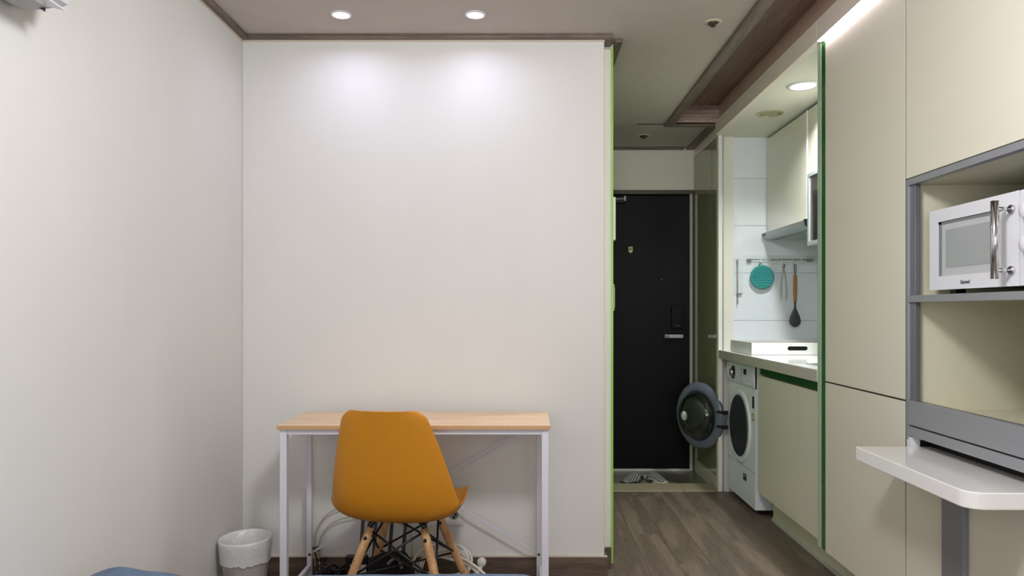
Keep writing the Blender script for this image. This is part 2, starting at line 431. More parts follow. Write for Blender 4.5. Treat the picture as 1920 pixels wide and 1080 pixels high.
# baseboards
b1 = struct(box('baseboard_back', 'baseboard_wood', XL+0.012, XW+0.012, YB-0.012, YB, 0, 0.080)); MB().box(XL+0.012, XW+0.012, YB-0.013, YB, 0.080, 0.0845).build('bead', 'bead', b1)
b2 = struct(box('baseboard_left', 'baseboard_wood_y', XL, XL+0.012, YR, YB, 0, 0.080)); MB().box(XL, XL+0.013, YR, YB, 0.080, 0.0845).build('bead', 'bead', b2)
struct(MB().box(XW, XW+0.012, YB, YB+0.092, 0, 0.080).box(XW+0.012, XG, YB+0.078, YB+0.092, 0, 0.09).build('baseboard_partition', 'baseboard_wood_y'))

# ---- kitchen recess shell
nw = struct(box('wall_kitchen_end', 'grout', 1.236, 1.85, 4.718, 4.86, -0.05, 2.25))
z = 1.125-0.23+0.0
zs = [0.83, 1.065, 1.365, 1.663, 1.962, 2.221]
for k in range(5):
    MB().box(1.237, 1.849, 4.710, 4.718, zs[k]+0.0008, zs[k+1]-0.0008).build('tile', 'white_tile', nw, bevel=0.001)
bw = struct(box('wall_kitchen_back', 'grout', 1.848, 1.85, 3.05, 4.71, 0.8, 2.25))
y = 4.709
while y > 3.1:
    for k in range(5):
        MB().box(1.840, 1.848, max(y-0.6, 3.09)+0.001, y-0.001, zs[k]+0.0008, zs[k+1]-0.0008).build('tile', 'white_tile', bw, bevel=0.001)
    y -= 0.6
struct(box('ceiling_kitchen', 'plaster_white', XP+0.012, 1.85, 3.04, 4.72, 2.221, 2.24))
# cream end post beside the washer
po = thing('trim_post', None, None, (1.22, 4.69, 0), kind='structure')
MB().box(1.203, 1.228, 4.652, 4.70, 0, 2.221).build('post_board', 'plaster_white', po, bevel=0.002)
MB().box(1.228, 1.236, 4.655, 4.70, 0, 2.221).build('post_channel', 'grey_profile', po)
# right wall of the entrance: cream carcass with two glass sheets
we = struct(box('wall_entry_right', 'plaster_white', 1.216, 1.31, 4.70, YE+0.1, -0.1, 2.5))
MB().box(1.2125, 1.216, 4.70, YE, -0.022, 0.075).build('skirting', 'cream_laminate', we)
MB().box(1.206, 1.216, 4.835, YE-0.004, 0.080, 2.218).build('glass_panel', 'olive_glass', we, bevel=0.001)
MB().box(1.206, 1.216, 4.702, 4.823, 0.080, 2.218).build('glass_panel', 'olive_glass', we, bevel=0.001)
MB().box(1.2062, 1.2165, 4.8235, 4.8345, 0.080, 2.218).build('glass_edge', 'green_line', we)

# ------------------------------------------------------------------ entrance door
d = thing('door_1', None, None, (0.78, YE, -0.022), kind='structure')
MB().box(0.385, 1.176, YE+0.005, YE+0.055, -0.004, 1.952).build('door_leaf', 'door_black', d, bevel=0.003)
MB().box(0.384, 1.200, YE-0.004, YE+0.06, 1.962, 1.992).build('door_frame', 'door_frame_brown', d, bevel=0.002)
MB().box(1.178, 1.198, YE-0.006, YE+0.06, -0.022, 1.962).build('door_frame', 'frame_pale', d, bevel=0.003)
MB().box(0.384, 1.178, YE-0.012, YE+0.03, -0.022, -0.006).build('door_sill', 'frame_pale', d, bevel=0.002)
lk = MB().prism(rrect(1.045, 1.125, 1.0, 1.165, 0.012), 1, YE-0.022, YE+0.005).build('door_lock', 'door_black', d, bevel=0.003)
MB().lathe([(0, -0.025), (0.004, -0.025), (0.004, -0.02)], (1.078, YE, 1.018), 'Y', 12).lathe([(0, -0.025), (0.004, -0.025), (0.004, -0.02)], (1.096, YE, 1.018), 'Y', 12).build('lock_button', 'chrome', lk)
h = MB().tube([(1.105, YE, 0.944), (1.105, YE-0.05, 0.944)], 0.011, 14).box(0.988, 1.120, YE-0.062, YE-0.048, 0.932, 0.957).build('door_handle', 'steel', d, bevel=0.003)
MB().box(0.992, 1.003, YE-0.0635, YE-0.061, 0.935, 0.954).box(1.010, 1.019, YE-0.0635, YE-0.061, 0.935, 0.954).build('handle_inlay', 'print_grey', h)
MB().lathe([(0, -0.006), (0.008, -0.006), (0.011, 0.006)], (0.976, YE, 1.349), 'Y', 16).build('peephole', 'print_grey', d)
MB().prism([(0.738, 1.548), (0.753, 1.538), (0.770, 1.548), (0.770, 1.586), (0.738, 1.586)], 1, YE-0.004, YE+0.006).build('door_plate', 'emblem', d, bevel=0.002)
MB().lathe([(0, -0.006), (0.010, -0.006), (0.010, 0.006)], (0.754, YE, 1.567), 'Y', 18).build('plate_badge', 'yellow_sticker', d)
c = MB().box(0.50, 0.70, YE-0.05, YE+0.006, 1.895, 1.925).build('door_closer', 'black_metal', d, bevel=0.004)
MB().tube([(0.52, YE-0.055, 1.916), (0.70, YE-0.085, 1.916)], 0.008, 8).box(0.695, 0.708, YE-0.095, YE-0.075, 1.90, 1.935).build('closer_arm', 'grey_profile', c)

# slippers
def slipper(X0, Y0, X1, Y1, label, flip):
    """toe at X0,Y0 heel at X1,Y1"""
    L = math.hypot(X1-X0, Y1-Y0); a = math.atan2(Y1-Y0, X1-X0)
    t = thing('slipper', label, 'slipper', (X0, Y0, -0.022), a, 'striped slippers by the entrance door')
    out = []
    n = 28
    for k in range(n):
        u = 2*PI*k/n; xx = 0.5-0.5*math.cos(u)
        wd = 0.048*(1-0.18*math.sin(PI*min(1, max(0, (xx-0.3)/0.6)))) * (1+0.1*math.cos(PI*xx))
        out.append((xx*L, math.copysign(abs(math.sin(u))**0.55, math.sin(u))*wd))
    MB().prism(out, 2, 0.001, 0.022).build('sole', 'sensor_beige' if flip else 'black_fabric', t, bevel=0.004, local=True)
    mb = MB(); nu, nv = 14, 12; vs = []; fs = []
    for i in range(nu+1):
        u = i/nu; xx = 0.01+u*0.60*L; wd = 0.05*math.sin(PI*min(1, 0.18+u*0.42)); hh = 0.018+0.034*u
        for j in range(nv+1):
            b = PI*j/nv; vs.append((xx, -math.cos(b)*wd*1.03, 0.012+math.sin(b)*hh))
    for i in range(nu):
        for j in range(nv):
            q = i*(nv+1)+j; fs.append((q, q+1, q+nv+2, q+nv+1))
    fs.append(tuple(range(nv+1)))
    mb.add(vs, fs, True).build('upper', 'stripes', t, solid=0.004, local=True)
slipper(0.650, 4.90, 0.785, 5.10, 'black and white slipper on entry floor, left of the pair', False)
slipper(0.915, 4.90, 0.828, 5.12, 'black and white slipper on entry floor, right of the pair', True)

# things on the corridor glass, seen past its edge
ic = thing('intercom_panel', 'white intercom panel on the corridor glass wall, upper of two', 'panel', (XG+0.009, 3.40, 1.535))
MB().box(XG+0.009, XG+0.027, 3.32, 3.50, 1.44, 1.632).build('housing', 'switch_white', ic, bevel=0.003)
MB().box(XG+0.027, XG+0.029, 3.34, 3.48, 1.55, 1.62).build('screen', 'glass_dark', ic)
ls = thing('light_switch', 'light switch in painted green shade on the corridor glass wall below intercom', 'switch', (XG+0.009, 3.4, 1.2))
MB().box(XG+0.009, XG+0.023, 3.33, 3.45, 1.125, 1.245).build('plate', 'switch_shade_green', ls, bevel=0.003)
MB().box(XG+0.023, XG+0.026, 3.345, 3.435, 1.14, 1.23).build('rocker', 'switch_white', ls, bevel=0.001)

# ------------------------------------------------------------------ ceiling lamps and sensors
def downlight(X, Y, Z, r, label, glow, ring='lamp_ring', lit=True, cat='ceiling light', group=None):
    t = thing('downlight', label, cat, (X, Y, Z), 0, group)
    MB().lathe([(r*0.74, -0.001), (r*0.80, -0.006), (r, -0.004), (r*1.02, 0.0), (r*0.74, 0.0)], (X, Y, Z), 'Z', 40, closed=True).build('trim_ring', ring, t)
    MB().lathe([(0, -0.004), (r*0.5, -0.0035), (r*0.74, -0.001)], (X, Y, Z), 'Z', 40).build('bulb' if lit else 'cover', glow, t)
    return t
downlight(-0.725, 2.94, ZC, 0.043, 'lit round downlight in ceiling, left one above the desk', 'lamp_glow', group='downlights over the desk')
downlight(-0.197, 2.94, ZC, 0.043, 'lit round downlight in ceiling, right one above the desk', 'lamp_glow', group='downlights over the desk')
downlight(1.352, 3.63, 2.221, 0.078, 'large bright round downlight in kitchen recess ceiling', 'kitchen_glow')
downlight(1.357, 4.147, 2.221, 0.072, 'unlit round beige downlight in kitchen recess ceiling', 'vent_beige', 'vent_beige', False)
for (X, Y, r, lab) in ((0.759, 3.017, 0.026, 'small sprinkler with dark opening in ceiling near the tray'), (0.788, 4.97, 0.034, 'small round sprinkler in ceiling near the entrance')):
    t = thing('sprinkler', lab, 'sprinkler', (X, Y, ZC))
    MB().lathe([(r*1.35, 0), (r*1.35, -0.003), (r*0.8, -0.006), (r*0.7, 0.0)], (X, Y, ZC), 'Z', 28, closed=True).build('plate', 'sensor_beige', t)
    MB().lathe([(0, -0.020), (r*0.35, -0.020), (r*0.4, -0.014), (r*0.72, -0.012), (r*0.72, 0.0)], (X, Y, ZC), 'Z', 24).build('nozzle', 'sensor_dark', t)
# the lamp above the camera, outside the frame
t = thing('ceiling_lamp', 'square white ceiling lamp above the bed', 'ceiling light', (0.15, 1.05, ZC))
MB().box(-0.10, 0.40, 0.80, 1.30, ZC-0.05, ZC).build('housing', 'white_plastic', t, bevel=0.01)
MB().box(-0.08, 0.38, 0.82, 1.28, ZC-0.062, ZC-0.05).build('diffuser', 'lamp_ring', t, bevel=0.004)

# glowing strip under the fascia, added to make the cabinet door's bright band
t = thing('added_glow_strip', 'thin glowing strip added above the tall cream cabinet door', 'glow strip', (XP, 2.7, 2.22))
MB().box(XP-0.018, XP-0.006, 2.372, 3.028, 2.2165, 2.2208).build('diffuser', 'added_glow', t)

# ------------------------------------------------------------------ air conditioner
ac = thing('air_conditioner', 'white wall air conditioner high on the left wall', 'air conditioner', (-1.15, 1.3, 1.836))
pr = [(XL, 2.11), (XL, 1.842), (XL+0.03, 1.829), (XL+0.095, 1.836), (XL+0.118, 1.855), (XL+0.135, 1.90), (XL+0.15, 2.0), (XL+0.14, 2.09), (XL+0.12, 2.11)]
MB().prism(pr, 1, 0.86, 1.758).build('housing', 'ac_under', ac, bevel=0.006, bseg=3)
MB().prism([(XL+0.098, 1.838), (XL+0.125, 1.848), (XL+0.146, 1.90), (XL+0.158, 2.0), (XL+0.152, 2.0), (XL+0.140, 1.902), (XL+0.121, 1.853), (XL+0.096, 1.843)], 1, 0.85, 1.765).build('front_panel', 'ac_white', ac, bevel=0.001)
MB().prism([(XL+0.06, 1.837), (XL+0.095, 1.834), (XL+0.133, 1.825), (XL+0.133, 1.829), (XL+0.095, 1.839)], 1, 0.90, 1.74).build('louver', 'ac_white', ac)
MB().prism([(XL+0.062, 1.838), (XL+0.082, 1.838), (XL+0.080, 1.826)], 1, 1.745, 1.751).build('drain_tab', 'print_grey', ac)

# ------------------------------------------------------------------ kitchen cabinets
def door_panel(name, y0, y1, z0, z1, parent, xf=XP, th=0.018, m='cream_laminate'):
    return MB().box(xf, xf+th, y0+0.002, y1-0.002, z0+0.0015, z1-0.0015).build(name, m, parent, bevel=0.0005, bseg=1)
# tall cabinet
ta = thing('tall_cabinet', 'tall cream cabinet with two plain doors beside the kitchen recess', 'cabinet', (1.5, 2.7, 0))
MB().box(XP+0.021, 1.84, 2.372, 3.000, 0.157, 2.219).build('body', 'gap_shade', ta)  # dark body, so the gaps round the doors look shaded
MB().box(1.328, 1.84, 2.372, 3.084, 0, 0.157).build('toe_kick', 'cream_inside', ta)
door_panel('door', 2.370, 3.003, 0.842, 2.219, ta)
door_panel('door', 2.370, 3.003, 0.157, 0.839, ta)
MB().box(XP+0.001, 1.84, 3.005, 3.043, 0.157, 2.219).build('edge_strip', 'green_edge', ta, label='dark green glass edge strip')
MB().box(XP, 1.84, 3.045, 3.083, 0.157, 2.219).build('side_panel', 'pale_edge', ta, bevel=0.001, label='pale green side panel')

MB().box(XP+0.0015, XP+0.021, 2.372, 3.000, 0.8388, 0.8422).build('seam', 'gap_shade', ta)  # dark strip painted in for the shade between the two doors
MB().box(XP+0.0015, XP+0.021, 2.3675, 2.3715, 0.157, 2.219).build('seam', 'gap_shade', ta)  # dark strip for the shade in the gap to the next cabinet
# cabinet with the open shelves
sc_ = thing('shelf_cabinet', 'tall cream cabinet with grey framed open shelves holding the microwave', 'cabinet', (1.5, 2.0, 0))
Y0, Y1 = 1.68, 2.368
MB().box(XP+0.021, 1.84, Y0, Y1-0.002, 1.541, 2.219).build('upper_body', 'gap_shade', sc_)  # coloured dark for the shade round the upper door
door_panel('door', Y0, Y1, 1.541, 2.219, sc_)
MB().box(XP+0.02, 1.84, Y1-0.022, Y1-0.004, 0.719, 1.541).build('side_panel', 'cream_inside', sc_)
MB().box(XP+0.02, 1.84, Y0, Y0+0.018, 0.719, 1.541).build('side_panel', 'cream_inside', sc_)
MB().box(1.822, 1.84, Y0+0.018, Y1-0.022, 0.719, 1.541).build('back_panel', 'cream_inside', sc_)
MB().box(XP+0.02, 1.822, Y0+0.018, Y1-0.022, 1.521, 1.541).build('top_panel', 'cream_inside', sc_)
MB().box(XP+0.02, 1.822, Y0+0.018, Y1-0.022, 1.155, 1.172).build('shelf', 'cream_inside', sc_)
MB().box(XP+0.02, 1.822, Y0+0.018, Y1-0.022, 0.797, 0.815).build('shelf', 'cream_inside', sc_)
MB().box(XP-0.001, XP+0.022, Y0, Y1-0.003, 1.519, 1.5395).build('frame_rail', 'grey_profile', sc_, bevel=0.001)
MB().box(XP-0.001, XP+0.022, Y1-0.019, Y1-0.003, 0.721, 1.519).build('frame_stile', 'grey_profile', sc_, bevel=0.001)
MB().box(XP+0.006, XP+0.024, Y1-0.046, Y1-0.019, 0.845, 1.519).build('frame_stile', 'grey_profile_dark', sc_, bevel=0.001)
MB().box(XP-0.001, XP+0.022, Y0, Y1-0.019, 1.152, 1.1735).build('frame_rail', 'grey_profile', sc_, bevel=0.001)
MB().box(XP-0.004, XP+0.014, Y0, Y1-0.026, 0.769, 0.845).build('drawer_front', 'steel', sc_, bevel=0.001, label='brushed steel drawer front')
MB().box(XP+0.014, XP+0.020, Y0, Y1-0.026, 0.762, 0.845).build('frame_backing', 'gap_shade', sc_)  # dark sheet for the shade in the gaps round the drawer front
MB().box(XP-0.001, XP+0.022, Y0, Y1-0.019, 0.733, 0.7635).build('frame_rail', 'steel', sc_, bevel=0.001)
MB().box(XP+0.03, 1.84, Y0, Y1-0.004, 0.157, 0.640).build('lower_body', 'gap_shade', sc_)
MB().box(XP+0.07, 1.84, Y0, Y1-0.004, 0.640, 0.719).build('slot_back', 'gap_shade', sc_)  # shade of the pull-out slot, put in as a dark block
MB().box(XP, XP+0.03, Y1-0.030, Y1-0.006, 0.640, 0.730).build('slot_post', 'white_plastic', sc_)
door_panel('door', Y0, Y1, 0.157, 0.656, sc_)
MB().box(1.328, 1.84, Y0, Y1, 0, 0.157).build('toe_kick', 'cream_inside', sc_)

# pull-out table leaf
tl = thing('pull_out_table', 'white pull-out table leaf with grey post under the steel drawer front', 'table', (1.1, 2.03, 0))
out = rrect(1.030, 1.30, 1.735, 2.333, 0.012, 4)
pts = []
for (cx, cy, r, a0) in ((1.262, 2.327, 0.004, 0), (1.038, 2.325, 0.008, 90), (1.075, 1.780, 0.045, 180), (1.262, 1.739, 0.004, 270)):
    for k in range(8):
        a = math.radians(a0+90*k/7); pts.append((cx+r*math.cos(a), cy+r*math.sin(a)))
MB().prism(pts, 2, 0.661, 0.702).build('table_top', 'white_gloss', tl, bevel=0.003, bseg=3)
MB().box(1.188, XP-0.0005, 2.030, 2.132, 0.0, 0.6605).build('leg', 'steel_z', tl, bevel=0.001, label='brushed grey metal post')

# base cabinet
XB = 1.25
ba = thing('base_cabinet', 'cream base cabinet with two doors and green finger channel under counter', 'cabinet', (1.5, 3.6, 0))
MB().box(XB+0.03, 1.84, 3.09, 4.012, 0.150, 0.83).build('body', 'cream_inside', ba)
MB().box(XB+0.0185, XB+0.0295, 3.09, 4.012, 0.152, 0.779).build('door_backing', 'gap_shade', ba)  # dark sheet behind the doors for the shade in their gap
door_panel('door', 3.447, 4.014, 0.148, 0.781, ba, XB)
door_panel('door', 3.088, 3.445, 0.148, 0.781, ba, XB)
MB().box(XB+0.012, XB+0.03, 3.088, 4.012, 0.785, 0.830).build('finger_channel', 'green_edge', ba, label='green recessed finger channel')
MB().box(XB+0.006, XB+0.03, 3.088, 4.012, 0.822, 0.8305).build('channel_lip', 'gap_shade', ba)
MB().box(1.328, 1.346, 3.087, 4.00, 0, 0.148).build('toe_kick', 'cream_inside', ba)
MB().box(1.318, 1.328, 3.087, 4.00, 0, 0.018).build('toe_strip', 'frame_pale', ba, bevel=0.002)

MB().box(XB+0.0015, XB+0.0185, 3.4435, 3.4485, 0.150, 0.779).build('seam', 'gap_shade', ba)  # door gap filled with a dark strip as its shade
# countertop with sink
ct = thing('countertop', 'glossy white kitchen worktop over washer and base cabinet', 'worktop', (1.5, 3.9, 0.88))
SX0, SX1, SY0, SY1 = 1.30, 1.72, 3.12, 3.42
mb = MB()
mb.box(XP, SX0, 3.088, 4.708, 0.831, 0.882).box(SX1, 1.838, 3.088, 4.708, 0.831, 0.882).box(SX0, SX1, SY1, 4.708, 0.831, 0.882).box(SX0, SX1, 3.088, SY0, 0.831, 0.882)
mb.build('slab', 'white_gloss', ct)
MB().box(XP-0.0015, XP, 3.088, 4.708, 0.8315, 0.8805).build('front_edge', 'stone_edge', ct)
sk = thing('sink', 'steel kitchen sink set into the white worktop', 'sink', (1.5, 3.27, 0.88))
MB().box(SX0-0.012, SX0+0.004, SY0-0.012, SY1+0.012, 0.882, 0.885).box(SX1-0.004, SX1+0.012, SY0-0.012, SY1+0.012, 0.882, 0.885).box(SX0+0.004, SX1-0.004, SY1-0.004, SY1+0.012, 0.882, 0.885).box(SX0+0.004, SX1-0.004, SY0-0.012, SY0+0.004, 0.882, 0.885).build('rim', 'steel', sk, bevel=0.001)
MB().add([(SX0+.002,SY0+.002,.882),(SX1-.002,SY0+.002,.882),(SX1-.002,SY1-.002,.882),(SX0+.002,SY1-.002,.882),(SX0+.02,SY0+.02,.84),(SX1-.02,SY0+.02,.84),(SX1-.02,SY1-.02,.84),(SX0+.02,SY1-.02,.84)],
    [(0,4,5,1),(1,5,6,2),(2,6,7,3),(3,7,4,0),(4,7,6,5)]).build('basin', 'steel', sk)

# wall cabinets
uc = thing('wall_cabinet', 'cream wall cabinet above the range hood', 'cabinet', (1.68, 4.4, 1.9), group='kitchen wall cabinets')
MB().box(1.54, 1.838, 4.032, 4.700, 1.617, 2.200).build('body', 'cream_inside', uc)
door_panel('door', 4.030, 4.704, 1.617, 2.205, uc, 1.52)
MB().box(1.56, 1.838, 4.032, 4.70, 2.200, 2.2205).build('top_gap', 'gap_shade', uc)  # dark block for the shade in the gap below the ceiling
u2 = thing('wall_cabinet', 'cream wall cabinet above the dark glass dish dryer', 'cabinet', (1.68, 3.5, 2.0), group='kitchen wall cabinets')
MB().box(1.54, 1.838, 3.092, 4.020, 1.852, 2.200).build('body', 'cream_inside', u2)
door_panel('door', 3.56, 4.018, 1.852, 2.205, u2, 1.52)
door_panel('door', 3.10, 3.557, 1.852, 2.205, u2, 1.52)
MB().box(1.515, 1.538, 4.0195, 4.029, 1.617, 2.205).build('filler_strip', 'white_gloss', u2)
MB().box(1.56, 1.838, 3.092, 4.02, 2.200, 2.2205).build('top_gap', 'gap_shade', u2)  # gap over the cabinet filled dark as shade
dd = thing('dish_dryer', 'dish dryer with dark glass door under the wall cabinet', 'dish dryer', (1.65, 3.5, 1.47))
MB().box(1.512, 1.838, 3.20, 3.945, 1.468, 1.848).build('body', 'silver_paint', dd, bevel=0.003)
MB().box(1.490, 1.511, 3.20, 3.950, 1.468, 1.490).box(1.490, 1.511, 3.20, 3.950, 1.828, 1.848).box(1.490, 1.511, 3.925, 3.950, 1.490, 1.828).box(1.490, 1.511, 3.20, 3.225, 1.490, 1.828).build('door_frame', 'silver_paint', dd, bevel=0.002)
MB().box(1.497, 1.509, 3.225, 3.925, 1.490, 1.828).build('glass_door', 'glass_dark', dd)
ho = thing('range_hood', 'slim silver range hood under the cream wall cabinet', 'range hood', (1.65, 4.35, 1.55))
MB().prism([(1.488, 1.612), (1.84, 1.612), (1.84, 1.580), (1.54, 1.572), (1.515, 1.568), (1.495, 1.585)], 1, 3.985, 4.700).build('body', 'silver_paint', ho, bevel=0.002)
MB().box(1.56, 1.82, 4.02, 4.66, 1.566, 1.576).build('filter', 'hood_glass', ho)
MB().prism([(1.484, 1.615), (1.52, 1.614), (1.52, 1.57), (1.510, 1.564), (1.49, 1.583)], 1, 3.972, 3.984).build('end_cap', 'black_plastic', ho)
MB().box(1.484, 1.489, 4.655, 4.675, 1.592, 1.605).build('badge', 'print_grey', ho)

# ------------------------------------------------------------------ washing machine
XWF = 1.262; WY0, WY1 = 4.098, 4.640
wm = thing('washing_machine', 'white front loading washing machine with its round door open', 'washing machine', (1.55, 4.37, 0))
CY, CZ, RO = 4.395, 0.452, 0.178
# body: box with round hole in the front
mb = MB()
seg = 48
outer = []; inner = []
for k in range(seg):
    a = 2*PI*k/seg; ca, sa = math.cos(a), math.sin(a)
    inner.append((XWF, CY+RO*ca, CZ+RO*sa))
    hy = (WY1-CY) if ca > 0 else (CY-WY0); hz = (0.692-CZ) if sa > 0 else (CZ-0.03)
    t_ = min(hy/abs(ca) if abs(ca) > 1e-6 else 9, hz/abs(sa) if abs(sa) > 1e-6 else 9)
    outer.append((XWF, CY+t_*ca, CZ+t_*sa))
vs = outer+inner
for cy_, cz_ in ((WY1, 0.692), (WY0, 0.692), (WY0, 0.03), (WY1, 0.03)):   # snap the nearest ray ends to the corners
    bi = min(range(seg), key=lambda q: (vs[q][1]-cy_)**2+(vs[q][2]-cz_)**2); vs[bi] = (XWF, cy_, cz_)
mb.add(vs, [(k, (k+1) % seg, seg+(k+1) % seg, seg+k) for k in range(seg)])
mb.add([(XWF,WY0,.03),(XWF,WY1,.03),(XWF,WY1,.815),(XWF,WY0,.815),(1.82,WY0,.03),(1.82,WY1,.03),(1.82,WY1,.815),(1.82,WY0,.815)],
       [(0,4,7,3),(1,2,6,5),(4,5,6,7),(3,7,6,2),(0,1,5,4)])
mb.build('housing', 'washer_white', wm, merge=True)
MB().prism([(XWF, 0.692), (XWF-0.004, 0.70), (XWF-0.010, 0.72), (XWF-0.008, 0.812), (XWF-0.002, 0.817), (XWF+0.01, 0.817), (XWF+0.01, 0.692)], 1, WY0, WY1).build('control_panel', 'washer_panel', wm, bevel=0.002)
MB().box(XWF-0.0008, XWF+0.002, WY0+0.001, WY1-0.001, 0.229, 0.2305).build('seam', 'print_grey', wm)
kn = MB().lathe([(0, -0.030), (0.020, -0.030), (0.024, -0.026), (0.026, -0.010)], (XWF, 4.50, 0.757), 'X', 32).build('knob', 'chrome', wm)
MB().lathe([(0.026, -0.0095), (0.040, -0.0135), (0.041, -0.008)], (XWF, 4.50, 0.757), 'X', 32).build('knob_ring', 'black_plastic', kn)
MB().box(XWF-0.0105, XWF-0.007, 4.235, 4.285, 0.762, 0.793).build('display', 'black_plastic', wm)
mb = MB()
for k in range(5): mb.lathe([(0, -0.013), (0.005, -0.013), (0.006, -0.008)], (XWF, 4.20-0.0+0.03*k-0.05, 0.715), 'X', 12)
mb.build('button', 'label_white', wm)
mb = MB()
for k in range(4): mb.box(XWF-0.0112, XWF-0.007, 4.330, 4.338, 0.728+k*0.018, 0.734+k*0.018)
mb.build('indicator', 'print_grey', wm)
MB().prism(rrect(4.555, 4.632, 0.735, 0.806, 0.006), 0, XWF-0.013, XWF-0.006).build('detergent_drawer', 'washer_white', wm, bevel=0.002)
MB().box(XWF-0.014, XWF-0.012, 4.570, 4.60, 0.790, 0.797).build('brand_mark', 'print_grey', wm)
# round door seat: white ring, dark gasket, drum
MB().lathe([(0.176, 0.0), (0.180, -0.008), (0.212, -0.006), (0.222, 0.001)], (XWF, CY, CZ), 'X', 64).build('door_seat', 'washer_white', wm)
MB().lathe([(0.180, -0.009), (0.170, -0.014), (0.158, -0.004), (0.152, 0.03), (0.160, 0.05), (0.140, 0.075), (0.175, 0.10), (0.185, 0.02)], (XWF, CY, CZ), 'X', 64).build('gasket', 'rubber_dark', wm)
MB().lathe([(0.172, 0.09), (0.20, 0.11), (0.20, 0.38), (0.12, 0.40), (0, 0.40)], (XWF, CY, CZ), 'X', 48).build('drum', 'drum_steel', wm)
MB().box(XWF-0.0012, XWF+0.001, 4.118, 4.150, 0.585, 0.652).build('sticker', 'black_plastic', wm)
MB().lathe([(0, -0.0012), (0.024, -0.0012), (0.024, 0.001)], (XWF, 4.135, 0.538), 'X', 28).build('sticker', 'yellow_sticker', wm, label='round yellow sticker')
MB().box(XWF-0.0016, XWF+0.001, 4.121, 4.149, 0.528, 0.548).build('sticker_print', 'label_white', wm)
MB().box(XWF-0.0025, XWF+0.001, 4.262, 4.318, 0.152, 0.190).build('drain_flap', 'black_plastic', wm)
MB().box(XWF-0.0032, XWF+0.001, 4.270, 4.310, 0.176, 0.181).build('flap_print', 'label_white', wm)
for (ax, ay) in ((1.30, 4.12), (1.30, 4.58), (1.74, 4.12), (1.74, 4.58)):
    MB().box(ax, ax+0.04, ay, ay+0.04, 0, 0.03).build('foot', 'black_plastic', wm)
# open door: local frame, hinge at Y 4.60
ang = math.radians(150)
hx, hy = XWF-0.030, 4.612
dirv = Vector((-math.sin(ang), -math.cos(ang), 0)); nrm = Vector((-math.cos(ang)*-1, 0, 0))
inn = Vector((math.cos(ang), -math.sin(ang), 0))    # side that faced the drum when shut, now towards the room
R = 0.214
cen = Vector((hx, hy, CZ)) + dirv*(R+0.012)
# basis: local x = inn (towards viewer), y = dirv, z = up
BM = Matrix(((inn.x, dirv.x, 0, cen.x), (inn.y, dirv.y, 0, cen.y), (0, 0, 1, cen.z), (0, 0, 0, 1)))
if inn.y > 0: inn = -inn
BM = Matrix(((inn.x, dirv.x, 0, cen.x), (inn.y, dirv.y, 0, cen.y), (0, 0, 1, cen.z), (0, 0, 0, 1)))
dr = MB().lathe([(0.150, 0.006), (0.158, 0.016), (0.172, 0.020), (0.200, 0.014), (0.212, 0.004), (R, -0.008), (0.205, -0.020), (0.150, -0.026), (0.146, -0.010)], (0,0,0), 'X', 72, closed=True).xf(BM).build('door', 'washer_grey', wm, label='grey round washer door standing open')
MB().lathe([(0.152, 0.008), (0.148, 0.030), (0.135, 0.055), (0.105, 0.078), (0.060, 0.090), (0.0, 0.092)], (0,0,0), 'X', 64).xf(BM).build('glass_bowl', 'bowl_glass', dr, solid=0.003)
MB().lathe([(0, -0.024), (0.150, -0.022), (0.152, -0.016), (0, -0.018)], (0,0,0), 'X', 64).xf(BM).build('outer_cover', 'glass_dark', dr)
MB().lathe([(0.160, 0.0165), (0.156, 0.0205), (0.151, 0.012)], (0,0,0), 'X', 64).xf(BM).build('bowl_gasket', 'rubber_dark', dr)
MB().lathe([(0, 0.003), (0.028, 0.003), (0.030, 0.0), (0, -0.001)], (0, 0, 0), 'X', 32).xf(BM @ Matrix.Translation((0.0895, 0.040, 0.0))).build('round_label', 'label_white', dr)
for dz in (-0.045, 0.045):
    MB().box(0.004, 0.020, -R-0.012, -R+0.040, dz-0.008, dz+0.008).box(-0.012, 0.016, -R-0.030, -R-0.004, dz-0.012, dz+0.012).xf(BM).build('hinge', 'black_plastic', dr, bevel=0.002)
MB().box(-0.010, 0.012, -R-0.022, -R+0.002, -0.05, 0.05).xf(BM).build('hinge_plate', 'washer_grey', dr, bevel=0.003)

# ------------------------------------------------------------------ on the counter and on the tiles
bx = thing('tray_box', 'white box tray with oval handle hole on the kitchen worktop', 'box', (1.5, 4.3, 0.883))
fy, ry, lx, rx, zb, zt = 4.10, 4.53, 1.243, 1.752, 0.8835, 0.950
hx0, hx1, hz0, hz1 = 1.440, 1.552, 0.9075, 0.9305
